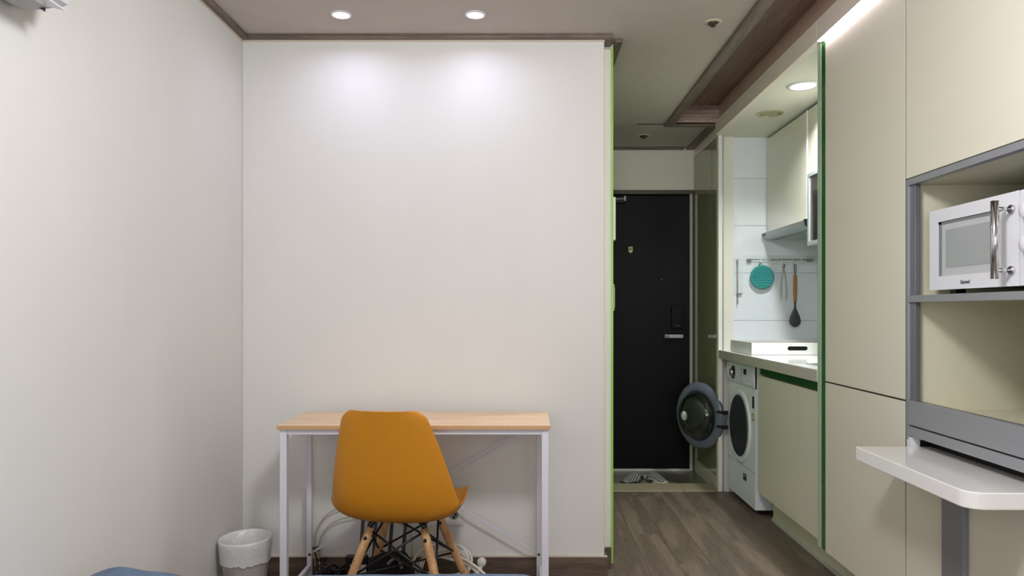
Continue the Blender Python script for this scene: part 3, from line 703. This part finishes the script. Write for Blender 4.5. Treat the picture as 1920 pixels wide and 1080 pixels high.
# front wall with an oval hole
def holed(Y):
    ins = rrect(hx0, hx1, hz0, hz1, 0.0114, 8); n = len(ins); cx, cz = (hx0+hx1)/2, (hz0+hz1)/2
    outs = []
    for (px, pz) in ins:
        dx, dz = px-cx, pz-cz
        if abs(dz)*(hx1-hx0) >= abs(dx)*(hz1-hz0)*1.0001 or abs(dx) < 0.046: outs.append((px, zt if dz > 0 else zb))
        else: outs.append((rx if dx > 0 else lx, zb+(pz-hz0)/(hz1-hz0)*(zt-zb)))
    return ins, outs
def wall_with_hole(Y0_, Y1_):
    # four slabs round the hole plus rounded ends
    m_ = MB().box(lx, hx0, Y0_, Y1_, zb, zt).box(hx1, rx, Y0_, Y1_, zb, zt).box(hx0, hx1, Y0_, Y1_, hz1, zt).box(hx0, hx1, Y0_, Y1_, zb, hz0)
    r_ = (hz1-hz0)/2; zc_ = (hz0+hz1)/2
    for sgn, xe in ((1, hx0), (-1, hx1)):
        for up in (1, -1):
            pts_ = [(xe, zc_+up*r_)]
            for k in range(7):
                a = PI/2*k/6; pts_.append((xe+sgn*(r_-r_*math.sin(a)), zc_+up*r_*math.cos(a))) if False else pts_.append((xe+sgn*r_*(1-math.cos(PI/2*k/6)), zc_+up*r_*math.sin(PI/2*k/6)))
            m_.prism(pts_, 1, Y0_, Y1_)
    return m_
wall_with_hole(fy, fy+0.010).build('front_wall', 'white_gloss', bx)
wall_with_hole(ry-0.010, ry).build('back_wall', 'white_gloss', bx)
MB().box(lx, lx+0.010, fy+0.010, ry-0.010, zb, zt).build('side_wall', 'white_gloss', bx)
MB().box(rx-0.010, rx, fy+0.010, ry-0.010, zb, zt).build('side_wall', 'white_gloss', bx)
MB().box(lx+0.010, rx-0.010, fy+0.010, ry-0.010, zb, zb+0.008).build('bottom', 'white_gloss', bx)
MB().box(lx+0.02, rx-0.02, fy+0.03, ry-0.02, zb+0.0085, zb+0.05).build('black_fill', 'black_fabric', bx)  # black block in the tray, behind the handle hole
YT = 4.7095    # tile face
def T(x, y): return ((x-985)*YT/1400, CAMZ+(583-y)*YT/1400)
# hook rail
hr = thing('hook_rail', 'clear hook rail stuck on the white kitchen tiles', 'rail', (T(1455, 490)[0], YT, T(1455, 490)[1]))
x0, z0 = T(1393, 497); x1, z1 = T(1533, 479)
MB().box(x0, 1.835, YT-0.004, YT-0.0003, z0, z1).build('backing_plate', 'acrylic', hr)
MB().tube([(T(1400, 487)[0], YT-0.022, T(0, 487)[1]), (T(1524, 487)[0], YT-0.022, T(0, 487)[1])], 0.0026, 8).box(T(1399,0)[0], T(1407,0)[0], YT-0.024, YT-0.004, T(0,491)[1], T(0,486)[1]).box(T(1512,0)[0], T(1521,0)[0], YT-0.024, YT-0.004, T(0,491)[1], T(0,486)[1]).build('bar', 'tongs_steel', hr)
hooks = []
for hxp in (1424, 1441, 1464, 1483, 1500):
    X_ = T(hxp, 0)[0]; Z_ = T(0, 487)[1]
    MB().tube(spline([(X_, YT-0.018, Z_+0.004), (X_, YT-0.026, Z_+0.005), (X_, YT-0.029, Z_-0.012), (X_, YT-0.026, Z_-0.032), (X_, YT-0.034, Z_-0.040), (X_, YT-0.042, Z_-0.032)], 5), 0.0025, 8).build('hook', 'white_plastic', hr)
# towel rod holder left of the rail
rd = thing('towel_rod', 'clear vertical rod holder on tiles left of the hook rail', 'holder', (T(1382, 530)[0], YT, T(0, 530)[1]))
MB().box(T(1374,0)[0], T(1392,0)[0], YT-0.003, YT-0.0003, T(0,554)[1], T(0,484)[1]).build('backing_plate', 'acrylic', rd)
MB().tube([(T(1381.5,0)[0], YT-0.02, T(0,488)[1]), (T(1381.5,0)[0], YT-0.02, T(0,571)[1])], 0.0028, 8).build('rod', 'tongs_steel', rd)
MB().box(T(1380,0)[0], T(1390,0)[0], YT-0.024, YT-0.003, T(0,551)[1], T(0,549.5)[1]).build('bracket', 'silver_paint', rd)
MB().box(T(1380,0)[0], T(1383,0)[0], YT-0.024, YT-0.003, T(0,492)[1], T(0,487)[1]).build('bracket', 'silver_paint', rd)
# trivet
cx, cz = T(1426, 520)
tv = thing('trivet', 'round teal trivet with ribs hanging from the hook rail', 'trivet', (cx, YT, cz))
MB().lathe([(0, -0.036), (0.062, -0.036), (0.070, -0.038), (0.0745, -0.035), (0.0745, -0.028), (0, -0.028)], (cx, YT, cz), 'Y', 56).build('disc', 'teal', tv)
mb = MB()
for k in range(-3, 4):
    hw = math.sqrt(0.058**2-(k*0.017)**2) if abs(k*0.017) < 0.058 else 0.01
    mb.box(cx-hw, cx+hw, YT-0.0385, YT-0.0355, cz+k*0.017-0.0025, cz+k*0.017+0.0025)
mb.build('rib', 'teal', tv, bevel=0.001)
MB().tube([(cx-0.009+0.009*math.cos(a*PI/8)*1.0, YT-0.030, cz+0.078+0.009*math.sin(a*PI/8)) for a in range(16)], 0.003, 8, closed=True).build('loop', 'teal', tv)
# tongs
tx, tz = T(1466, 530)
tg = thing('tongs', 'steel tongs with pale sleeves hanging from the hook rail', 'tongs', (tx, YT, tz))
for sgn in (-1, 1):
    a = MB().tube(spline([(tx, YT-0.034, T(0,503)[1]), (tx+sgn*0.006, YT-0.034, T(0,512)[1]), (tx+sgn*0.013, YT-0.034, T(0,525)[1]), (tx+sgn*0.016, YT-0.034, T(0,540)[1])], 6), 0.0036, 8).build('arm', 'tongs_steel', tg)
    MB().tube([(tx+sgn*0.016, YT-0.034, T(0,539)[1]), (tx+sgn*0.018, YT-0.034, T(0,552)[1]), (tx+sgn*0.014, YT-0.034, T(0,562)[1])], [0.005, 0.0065, 0.004], 8).build('sleeve', 'sleeve_clear', tg)
MB().tube([(tx+0.008*math.cos(k*PI/8), YT-0.034, T(0,499)[1]+0.010*math.sin(k*PI/8)) for k in range(16)], 0.0025, 6, closed=True).build('ring', 'black_metal', tg)
# ladle
lx_, lz_ = T(1487, 540)
ld = thing('cooking_spoon', 'grey cooking spoon with wooden handle hanging from the hook rail', 'spoon', (lx_, YT, lz_))
MB().tube([(lx_, YT-0.035, T(0,515)[1]), (lx_, YT-0.035, T(0,520)[1]), (lx_, YT-0.035, T(0,545)[1]), (lx_, YT-0.035, T(0,566)[1])], [0.009, 0.0115, 0.0125, 0.009], 14).build('handle', 'spoon_wood', ld)
MB().tube([(lx_+0.006*math.cos(2*PI*k/16), YT-0.036, T(0,503)[1]+0.030*math.sin(2*PI*k/16)-0.006) for k in range(16)], 0.0022, 6, closed=True).build('loop', 'black_metal', ld)
prof = [(566, .006), (574, .0055), (580, .010), (587, .020), (594, .029), (601, .034), (607, .030), (611, .018), (613, .004)]
vs = []; fs = []; nn = 12
for (yy, hw) in prof:
    for k in range(nn):
        a = 2*PI*k/nn; vs.append((lx_+hw*math.cos(a)*1.08, YT-0.034+0.007*math.sin(a)*min(1, hw/0.01), T(0, yy)[1]))
for i_ in range(len(prof)-1):
    for k in range(nn): fs.append((i_*nn+k, i_*nn+(k+1) % nn, (i_+1)*nn+(k+1) % nn, (i_+1)*nn+k))
fs.append(tuple(range(nn))[::-1]); fs.append(tuple((len(prof)-1)*nn+k for k in range(nn)))
MB().add(vs, fs, True).build('bowl', 'spoon_grey', ld)
# faucet lever at the back wall
fc = thing('faucet', 'small chrome tap at the right end of the kitchen tiles', 'tap', (1.79, 4.35, 0.885))
MB().tube(spline([(1.80, 4.42, 1.27), (1.775, 4.42, 1.30), (1.770, 4.42, 1.36), (1.80, 4.42, 1.40), (1.838, 4.42, 1.40)], 6), 0.007, 10).build('spout', 'chrome', fc)
MB().box(1.762, 1.775, 4.41, 4.43, 1.235, 1.29).build('lever', 'black_plastic', fc, bevel=0.003)

# ------------------------------------------------------------------ microwave
XM = 1.235
mw = thing('microwave', 'white microwave oven with chrome bar handle on the upper shelf', 'microwave', (1.4, 2.05, 1.174))
MY0, MY1, MZ0, MZ1 = 1.74, 2.281, 1.188, 1.427
MB().box(XM+0.016, 1.56, MY0, MY1-0.004, MZ0+0.004, MZ1-0.002).build('housing', 'microwave_white', mw, bevel=0.006, bseg=3)
DY0 = 1.868
# door as frame around the recessed window
WY_0, WY_1, WZ_0, WZ_1 = 1.945, 2.238, 1.228, 1.390
dm = MB().box(XM, XM+0.015, WY_1, MY1, MZ0, MZ1).box(XM, XM+0.015, DY0, WY_0, MZ0, MZ1).box(XM, XM+0.015, WY_0, WY_1, WZ_1, MZ1).box(XM, XM+0.015, WY_0, WY_1, MZ0, WZ_0).build('door', 'microwave_white', mw)
MB().box(XM+0.004, XM+0.0155, WY_1-0.014, WY_1, WZ_0, WZ_1).box(XM+0.004, XM+0.0155, WY_0, WY_1, WZ_1-0.008, WZ_1).build('window_border', 'window_grey', dm)
wp = MB().box(XM+0.006, XM+0.0155, WY_0, WY_1-0.014, WZ_0, WZ_1-0.008).build('window', 'microwave_window', dm)
MB().box(XM+0.0050, XM+0.007, WY_0+0.02, WY_1-0.035, WZ_0+0.024, WZ_1-0.026).build('screen', 'microwave_screen', dm)
hb = MB().tube([(XM-0.045, 1.893, 1.206), (XM-0.045, 1.893, 1.404)], 0.0095, 20).build('handle', 'chrome', mw)
for zz in (1.228, 1.383):
    MB().tube([(XM-0.045, 1.893, zz), (XM-0.004, 1.893, zz)], 0.006, 14).lathe([(0, -0.006), (0.011, -0.006), (0.011, 0.0), (0, 0.0)], (XM, 1.893, zz), 'X', 18).build('handle_mount', 'chrome', hb)
MB().box(XM+0.001, XM+0.015, MY0, DY0-0.002, MZ0, MZ1).build('control_panel', 'microwave_white', mw, bevel=0.002)
for zz in (1.372, 1.289):
    k_ = MB().lathe([(0, -0.022), (0.017, -0.022), (0.020, -0.018), (0.022, 0.0)], (XM, 1.822, zz), 'X', 32).build('knob', 'microwave_white', mw)
    MB().lathe([(0.0225, 0.0), (0.024, -0.003), (0.0265, 0.0)], (XM+0.0008, 1.822, zz), 'X', 32).build('knob_ring', 'chrome', k_)
    MB().box(XM+0.0002, XM+0.0012, 1.836, 1.840, zz-0.036, zz-0.032).build('marking', 'print_grey', mw)
for (ax, ay) in ((1.28, 2.22), (1.28, 1.77), (1.50, 2.22), (1.50, 1.77)):
    MB().box(ax, ax+0.03, ay, ay+0.03, 1.1736, 1.193).build('foot', 'black_plastic', mw)
def text(s_, size, loc, rot, m, parent, name='lettering', ext=0.0003):
    cu = bpy.data.curves.new(name, 'FONT'); cu.body = s_; cu.size = size; cu.extrude = ext; cu.align_x = 'CENTER'; cu.align_y = 'CENTER'
    cu.materials.append(M[m]); o = bpy.data.objects.new(name, cu); COL.objects.link(o)
    cu.shear = 0.2; cu.offset = 0.0003
    dg = bpy.context.evaluated_depsgraph_get(); me = bpy.data.meshes.new_from_object(o.evaluated_get(dg))
    bpy.data.objects.remove(o); o = bpy.data.objects.new(name, me); COL.objects.link(o)
    if not me.materials: me.materials.append(M[m])
    o.parent = parent; o.location = Vector(loc)-ORG[parent.name]; o.rotation_euler = rot
    return o
text('Garand', 0.0150, (XM-0.0006, 2.098, 1.2065), (PI/2, 0, -PI/2), 'print_grey', dm, 'brand_lettering')

# ------------------------------------------------------------------ desk
DX0, DX1, DYF, DYB, DZ = -0.910, 0.092, 2.734, 3.112, 0.706
dk = thing('desk', 'narrow desk with pale wood top and white steel frame against wall', 'desk', (-0.41, 2.92, 0))
MB().box(DX0, DX1, DYF, DYB, DZ-0.016, DZ).build('desk_top', 'desk_wood', dk, bevel=0.0015)
MB().box(DX0-0.0003, DX1+0.0003, DYF-0.0006, DYF+0.002, DZ-0.0155, DZ-0.0012).build('edge_band', 'desk_edge', dk)
LZ = DZ-0.0165; q = 0.026
fx0, fx1, fyf, fyb = DX0+0.006, DX1-0.006, DYF+0.012, DYB-0.006
for (ax, ay) in ((fx0, fyf), (fx1-q, fyf), (fx0, fyb-0.020), (fx1-0.040, fyb-0.020)):
    q2 = q if ay < 3 else 0.020
    MB().box(ax, ax+q2, ay, ay+q2, 0.0, LZ).build('leg', 'white_steel', dk, bevel=0.002)
MB().box(fx0+q, fx1-q, fyf+0.004, fyf+0.022, LZ-0.020, LZ).build('rail', 'white_steel', dk, bevel=0.001)
MB().box(fx0+q, fx1-q, fyb-0.018, fyb-0.002, LZ-0.020, LZ).build('rail', 'white_steel', dk, bevel=0.001)
for ax in (fx0, fx1-0.030):
    MB().box(ax, ax+0.020, fyf+q, fyb-0.020, LZ-0.020, LZ).build('rail', 'white_steel', dk, bevel=0.001)
    MB().box(ax+0.002, ax+0.018, fyf+q, fyb-0.020, 0.055, 0.075).build('rail', 'white_steel', dk, bevel=0.001)
yb = fyb+0.001
def bar(p, qv, hw, y0_, y1_):
    d_ = Vector((qv[0]-p[0], qv[1]-p[1])); d_.normalize(); n_ = Vector((-d_.y, d_.x))*hw
    return [(p[0]+n_.x, p[1]+n_.y), (qv[0]+n_.x, qv[1]+n_.y), (qv[0]-n_.x, qv[1]-n_.y), (p[0]-n_.x, p[1]-n_.y)]
A = (fx0+0.012, 0.118); B = (fx1-0.030, 0.668); Cc = (fx1-0.030, 0.118); D_ = (fx0+0.012, 0.668)
MB().prism(bar(A, B, 0.005, 0, 0), 1, yb, yb+0.002).build('brace', 'white_steel', dk)
MB().prism(bar(Cc, D_, 0.005, 0, 0), 1, yb+0.0025, yb+0.0045).build('brace', 'white_steel', dk)
for p in (A, Cc, B, D_):
    MB().lathe([(0, -0.0245), (0.005, -0.0245), (0.006, -0.021), (0.006, 0.004)], (p[0], yb, p[1]), 'Y', 14).build('bolt', 'print_grey', dk)

# ------------------------------------------------------------------ chair
ch = thing('chair', 'mustard plastic shell chair on wooden dowel legs at the desk', 'chair', (-0.442, 2.765, 0), -math.radians(7))
# shell in local axes: y forward, x right
keys = [ # f, z, half width, curl
 (0.222, 0.400, 0.170, 0.000), (0.205, 0.418, 0.188, 0.006), (0.165, 0.426, 0.202, 0.018), (0.09, 0.418, 0.214, 0.032), (0.0, 0.396, 0.224, 0.048),
 (-0.08, 0.382, 0.228, 0.060), (-0.145, 0.384, 0.230, 0.070), (-0.195, 0.408, 0.228, 0.078), (-0.224, 0.455, 0.222, 0.080), (-0.240, 0.515, 0.212, 0.072),
 (-0.252, 0.585, 0.196, 0.058), (-0.264, 0.655, 0.178, 0.045), (-0.276, 0.715, 0.160, 0.034), (-0.286, 0.760, 0.145, 0.028), (-0.292, 0.785, 0.128, 0.026), (-0.294, 0.791, 0.118, 0.025)]
def lerpkeys(t):
    x_ = t*(len(keys)-1); i_ = min(int(x_), len(keys)-2); u = x_-i_
    a, b, c, d2 = keys[max(i_-1, 0)], keys[i_], keys[i_+1], keys[min(i_+2, len(keys)-1)]
    return [0.5*((2*b[j])+(c[j]-a[j])*u+(2*a[j]-5*b[j]+4*c[j]-d2[j])*u*u+(3*b[j]-a[j]-3*c[j]+d2[j])*u**3) for j in range(4)]
NT, NS = 60, 28
vs = []; fs = []
for i_ in range(NT+1):
    t = i_/NT; f, z, hw, cu = lerpkeys(t)
    f2, z2, _, _ = lerpkeys(min(1, t+0.01)); f1, z1, _, _ = lerpkeys(max(0, t-0.01))
    tv_ = Vector((0, f2-f1, z2-z1)).normalized(); nv = Vector((0, tv_.z*1.0, -tv_.y))   # normal towards the sitter
    if nv.z < 0 and t < 0.5: nv = -nv
    if t >= 0.5 and nv.y < 0: nv = -nv
    for j in range(NS+1):
        s_ = -1+2*j/NS
        p = Vector((hw*math.sin(s_*PI/2*0.92)/math.sin(PI/2*0.92), f, z)) + nv*cu*(abs(s_)**2.4)
        if t > 0.86: p.z -= 0.020*((t-0.86)/0.14)*abs(s_)**5
        vs.append(p)
for i_ in range(NT):
    for j in range(NS):
        q_ = i_*(NS+1)+j; fs.append((q_, q_+1, q_+NS+2, q_+NS+1))
sh = MB().add(vs, fs, True).build('shell', 'mustard', ch, local=True, solid=0.006, bevel=0.002)
tops = {}; bots = {}
for (sx, sy) in ((-1, -1), (1, -1), (-1, 1), (1, 1)):
    top = Vector((sx*0.098, sy*0.100-0.01, 0.352)); bot = Vector((sx*0.215, sy*0.215, 0.0))
    tops[(sx, sy)] = top; bots[(sx, sy)] = bot
    pts = [top.lerp(bot, k/8) for k in range(9)]
    lg = MB().tube(pts, [0.0135, 0.0155, 0.0160, 0.0160, 0.0155, 0.0150, 0.0142, 0.0132, 0.0120], 20).build('leg', 'beech', ch, local=True)
    b_ = top.lerp(bot, 0.09)
    MB().lathe([(0, -0.020), (0.006, -0.020), (0.006, -0.012)], b_, 'Y', 12).build('screw', 'black_metal', lg, local=True)
    # bracket from seat to leg top
    mnt = Vector((sx*0.075, sy*0.09-0.01, 0.385))
    MB().tube([mnt, top+Vector((0, 0, 0.012)), top.lerp(bot, 0.04)], [0.009, 0.011, 0.010], 10).build('bracket', 'black_metal', ch, local=True)
def wire(a, b, r=0.0042): return MB().tube([a, b], r, 8).build('wire_strut', 'black_metal', ch, local=True)
for a, b in (((-1,-1),(1,-1)), ((1,-1),(1,1)), ((1,1),(-1,1)), ((-1,1),(-1,-1))):
    wire(tops[a].lerp(bots[a], 0.02), tops[b].lerp(bots[b], 0.46)); wire(tops[b].lerp(bots[b], 0.02), tops[a].lerp(bots[a], 0.46))
wire(tops[(-1,-1)].lerp(bots[(-1,-1)], 0.46), tops[(1,1)].lerp(bots[(1,1)], 0.46)); wire(tops[(1,-1)].lerp(bots[(1,-1)], 0.46), tops[(-1,1)].lerp(bots[(-1,1)], 0.46))
MB().tube([(-0.085, -0.10, 0.384), (0.085, -0.10, 0.384)], 0.007, 10).tube([(-0.085, 0.08, 0.388), (0.085, 0.08, 0.388)], 0.007, 10).build('seat_frame', 'black_metal', ch, local=True)

# ------------------------------------------------------------------ bin
bn = thing('waste_bin', 'small white waste bin lined with a clear bag in corner', 'bin', (-1.098, 2.93, 0))
bc = (-1.098, 2.93, 0)
MB().lathe([(0, 0.002), (0.070, 0.002), (0.074, 0.006), (0.093, 0.222), (0.0965, 0.226), (0.0965, 0.230), (0.091, 0.230), (0.072, 0.010), (0, 0.010)], bc, 'Z', 48).build('bucket', 'bin_white', bn)
prof = [(0.069, 0.02), (0.075, 0.08), (0.082, 0.15), (0.089, 0.215), (0.093, 0.238), (0.098, 0.240), (0.1005, 0.232), (0.0995, 0.215), (0.0975, 0.19), (0.094, 0.165), (0.0945, 0.15)]
vs = []; fs = []; sg = 72
for i_, (r, z) in enumerate(prof):
    for k in range(sg):
        a = 2*PI*k/sg
        n_ = noise.noise(Vector((math.cos(a)*5, math.sin(a)*5, z*30)))
        n2 = noise.noise(Vector((math.cos(a)*11+7, math.sin(a)*11, z*18)))
        amp = 0.006 if i_ < 4 else (0.0022 if i_ > 6 else 0.0025)
        rr = r + (n_*amp+n2*amp*0.6 if i_ < 4 else abs(n_)*amp*1.2)
        zz = z + (0.010*n2 if i_ > 8 else 0) + (0.004*math.sin(a+0.6) if 3 < i_ < 7 else 0)
        vs.append((bc[0]+rr*math.cos(a), bc[1]+rr*math.sin(a), zz))
for i_ in range(len(prof)-1):
    for k in range(sg): fs.append((i_*sg+k, i_*sg+(k+1) % sg, (i_+1)*sg+(k+1) % sg, (i_+1)*sg+k))
MB().add(vs, fs, True).build('liner_bag', 'liner', bn, label='crumpled translucent bin bag')

# ------------------------------------------------------------------ wall socket and cables
sx_, sz_ = (851-985)/440.25, CAMZ+(583-966)/440.25
so = thing('wall_socket', 'white wall socket plate behind the chair', 'socket', (sx_, YB, sz_))
MB().prism(rrect(sx_-0.042, sx_+0.042, sz_-0.042, sz_+0.042, 0.005), 1, YB-0.009, YB).build('plate', 'socket_white', so, bevel=0.002)
MB().lathe([(0, -0.0094), (0.015, -0.0094), (0.018, -0.0105), (0.021, -0.0094), (0.021, -0.008)], (sx_, YB, sz_+0.004), 'Y', 32).build('outlet_ring', 'window_grey', so)
MB().lathe([(0, -0.0100), (0.0045, -0.0100), (0.0045, -0.009)], (sx_-0.008, YB, sz_+0.006), 'Y', 12).lathe([(0, -0.0100), (0.0045, -0.0100), (0.0045, -0.009)], (sx_+0.008, YB, sz_+0.006), 'Y', 12).lathe([(0, -0.0100), (0.006, -0.0100), (0.006, -0.009)], (sx_+0.001, YB, sz_-0.005), 'Y', 12).build('pin_hole', 'black_plastic', so)
def W(x, y, Y): return Vector(((x-985)*Y/1400, Y, CAMZ+(583-y)*Y/1400))
def cable(name, pts, r, m, label, cat='cable', group=None, n=8):
    return tag(MB().tube(spline(pts, n), r, 8).build(name, m), label, cat, group)
cable('cable', [W(591, 1072, 3.14), W(590, 1030, 3.14), W(592, 1000, 3.14), W(606, 972, 3.15), W(630, 955, 3.15), W(670, 946, 3.155), W(720, 950, 3.155), W(790, 962, 3.155), (sx_-0.03, 3.160, sz_+0.01)], 0.0030, 'cable_cream', 'cream cable arching along wall under desk, outer loop')
cable('cable', [W(600, 1070, 3.14), W(598, 1035, 3.14), W(602, 1005, 3.14), W(620, 983, 3.15), W(650, 970, 3.15), W(690, 967, 3.155), W(735, 975, 3.155), W(770, 1000, 3.155), W(772, 1060, 3.145)], 0.0030, 'cable_cream', 'cream cable arching along wall under desk, inner loop')
# black folded rack with four bars behind the chair
rk = thing('folded_stand', 'black folded stand of flat bars leaning behind the chair', 'stand', W(720, 1060, 3.06) * Vector((1, 1, 0)) if False else (-0.57, 3.06, 0))
for (xa, xb_) in ((682, 674), (706, 699), (737, 727), (763, 752)):
    a, b = W(xa, 955, 3.085), W(xb_, 1060, 3.02); b.z = 0.05
    dd_ = (b-a)
    MB().add([a+Vector((-.006, -.005, 0)), a+Vector((.006, -.005, 0)), a+Vector((.006, .005, 0)), a+Vector((-.006, .005, 0)),
              b+Vector((-.008, -.005, 0)), b+Vector((.008, -.005, 0)), b+Vector((.008, .005, 0)), b+Vector((-.008, .005, 0))],
             [(0,1,2,3),(4,7,6,5),(0,4,5,1),(1,5,6,2),(2,6,7,3),(3,7,4,0)]).build('bar', 'black_metal', rk)
MB().box(-0.68, -0.49, 3.005, 3.035, 0.0, 0.05).build('base', 'black_metal', rk, bevel=0.004)
MB().box(-0.675, -0.495, 3.078, 3.092, 0.30, 0.315).build('top_bar', 'black_metal', rk, bevel=0.002)
# black bag / adapter box
bg = thing('black_pouch', 'soft black pouch on the floor under the desk behind the chair', 'pouch', (-0.53, 2.93, 0))
vs = []; fs = []; nu, nv = 24, 12
for i_ in range(nv+1):
    ph = PI*i_/nv
    for k in range(nu):
        a = 2*PI*k/nu
        p = Vector((0.085*math.copysign(abs(math.sin(ph)*math.cos(a))**0.6, math.cos(a)), 0.05*math.copysign(abs(math.sin(ph)*math.sin(a))**0.7, math.sin(a)), 0.085*math.copysign(abs(math.cos(ph))**0.7, math.cos(ph))))
        p *= 1+0.10*noise.noise(p*22)
        vs.append(p+Vector((-0.53, 2.93, 0.094)))
for i_ in range(nv):
    for k in range(nu): fs.append((i_*nu+k, i_*nu+(k+1) % nu, (i_+1)*nu+(k+1) % nu, (i_+1)*nu+k))
MB().add(vs, fs, True).build('pouch_body', 'black_fabric', bg)
MB().tube(spline([(-0.53, 2.875, 0.15), (-0.505, 2.870, 0.172), (-0.485, 2.870, 0.165), (-0.475, 2.870, 0.135)], 6), 0.006, 8).build('strap', 'window_grey', bg)
# router box with white label
rt = thing('adapter_box', 'black adapter box with white printed label on floor under desk', 'adapter', (-0.64, 2.95, 0))
MB().box(-0.715, -0.630, 2.965, 2.995, 0.0, 0.150).build('housing', 'black_plastic', rt, bevel=0.004)
l_ = MB().box(-0.695, -0.632, 2.9635, 2.9652, 0.070, 0.118).build('label_sheet', 'label_white', rt)
MB().box(-0.688, -0.655, 2.9630, 2.9640, 0.104, 0.108).box(-0.688, -0.645, 2.9630, 2.9640, 0.092, 0.095).box(-0.688, -0.650, 2.9630, 2.9640, 0.080, 0.083).build('print', 'print_grey', l_)
MB().box(-0.672, -0.648, 2.9635, 2.9652, 0.128, 0.138).build('sticker', 'label_white', rt)
# black cable tangle left
rnd = random.Random(3)
pts = [W(588, 1062, 3.05)]
for k in range(26):
    pts.append(Vector((-0.86+rnd.uniform(0, 0.17), 3.0+rnd.uniform(-0.05, 0.07), 0.008+0.10*rnd.random()**1.3)))
tag(MB().tube(spline(pts, 7), 0.0045, 8).build('cable_tangle', 'black_plastic'), 'tangled black cable lying by the left rear desk leg', 'cable')
tag(MB().tube(spline([W(590, 1035, 3.10), W(597, 1050, 3.10), W(612, 1046, 3.09), W(604, 1062, 3.08), W(618, 1070, 3.05), W(650, 1074, 3.0)], 8), 0.0035, 8).build('black_cable', 'black_plastic'), 'thin black cable coming down by the left rear desk leg', 'cable')
# plug adapter at the left leg
pa = thing('plug_adapter', 'beige plug adapter hanging by the left rear desk leg', 'plug', W(595, 1040, 3.15))
MB().box(-0.905, -0.865, 3.130, 3.160, 0.085, 0.118).build('plug_body', 'cable_cream', pa, bevel=0.004)
MB().box(-0.905, -0.865, 3.128, 3.160, 0.118, 0.130).build('plug_cap', 'black_plastic', pa, bevel=0.002)
# white coiled extension lead
pts = []
for k in range(84):
    a = k/84*2*PI*6
    rr = 0.105+0.018*math.sin(a*0.37)+rnd.uniform(-0.005, 0.005)
    pts.append(Vector((-0.335+rr*math.cos(a), 3.03+0.30*rr*math.sin(a), 0.095+0.45*rr*math.sin(a)+0.02*math.sin(a*0.31+1)+0.006*math.sin(a*1.7))))
ex = thing('extension_lead', 'white coiled extension lead on the floor under the desk', 'cable', (-0.34, 2.95, 0))
MB().tube(spline(pts, 4), 0.0050, 8).build('coil', 'cable_white', ex)
MB().tube(spline([(-0.29, 3.0, 0.135), (-0.245, 2.99, 0.160), (-0.232, 2.99, 0.12), (-0.245, 3.0, 0.07)], 6), 0.0045, 8).build('tie', 'cable_white', ex)
MB().tube(spline([(-0.27, 3.0, 0.140), (-0.22, 2.96, 0.128), (-0.17, 2.92, 0.105), (-0.12, 2.88, 0.07), (-0.06, 2.85, 0.012)], 6), 0.0058, 8).tube(spline([(-0.27, 3.0, 0.125), (-0.22, 2.97, 0.110), (-0.18, 2.93, 0.088), (-0.13, 2.90, 0.05), (-0.10, 2.89, 0.012)], 6), 0.0058, 8).build('cord', 'cable_white', ex)
MB().tube(spline([(-0.44, 2.98, 0.012), (-0.42, 2.98, 0.08), (-0.39, 2.99, 0.165)], 6), 0.004, 8).build('cord', 'cable_white', ex)
pg = thing('power_plug', 'round white plug on cord, upright at the wall right of the chair', 'plug', (W(903, 1062, 3.0).x, 3.0, 0))
pc = W(903, 1054, 3.0)
MB().lathe([(0, -0.012), (0.012, -0.012), (0.018, -0.007), (0.019, 0.004), (0.014, 0.012), (0, 0.013)], pc, 'Y', 28).build('plug_body', 'cable_white', pg)
MB().tube(spline([pc+Vector((-0.003, 0, -0.014)), pc+Vector((-0.012, -0.01, -0.032)), pc+Vector((-0.028, -0.02, -0.045)), pc+Vector((-0.05, -0.05, -0.075))], 6), [0.010]*7+[0.007]*6+[0.0055]*6, 10).build('cord', 'cable_white', pg)

# ------------------------------------------------------------------ bed and duvet
bd = thing('bed', 'low bed with white mattress under the blue duvet', 'bed', (-0.56, 0.9, 0))
MB().box(-1.185, 0.04, -0.10, 1.88, 0.10, 0.26).build('bed_frame', 'bed_wood', bd, bevel=0.006)
MB().box(-1.180, 0.035, -0.09, 1.87, 0.262, 0.400).build('mattress', 'mattress_white', bd, bevel=0.03, bseg=4)
for (ax, ay) in ((-1.16, -0.08), (-0.04, -0.08), (-1.16, 1.80), (-0.04, 1.80)):
    MB().box(ax, ax+0.06, ay, ay+0.06, 0, 0.10).build('leg', 'bed_wood', bd)
vs = []; fs = []; nx, ny = 110, 90
def dz(X, Y):
    z = 0.418
    z += 0.046*math.exp(-((X+1.05)/0.085)**2) + 0.028*math.exp(-((X+0.92)/0.08)**2)
    z += 0.031/(1+math.exp(-(X+0.60)*40))/(1+math.exp((X-0.03)*70))
    z += 0.004*noise.noise(Vector((X*9, Y*7, 0))) + 0.006*noise.noise(Vector((X*3, Y*3, 4)))
    return z
for j in range(ny+1):
    v = j/ny
    for i_ in range(nx+1):
        u = i_/nx; X = -1.19+u*1.262
        Yv = 0.35+v*1.62
        z = dz(X, min(Yv, 1.90))
        if Yv > 1.90:
            a = min((Yv-1.90)/0.07, 1)*PI/2
            y_ = 1.90+0.035*math.sin(a); z = z-0.035*(1-math.cos(a))-max(0, (a-PI/2*0.98))*2.0
        else: y_ = Yv
        if X > 0.03:
            a = (X-0.03)/0.042; z -= 0.035*(1-math.cos(a*PI/2)); 
        vs.append((X, y_, z))
for j in range(ny):
    for i_ in range(nx):
        q_ = j*(nx+1)+i_; fs.append((q_, q_+1, q_+nx+2, q_+nx+1))
du = thing('duvet', 'rumpled blue duvet on the bed at the bottom of the view', 'duvet', (-0.56, 1.1, 0.40))
MB().add(vs, fs, True).build('cover', 'duvet_blue', du, solid=0.012)
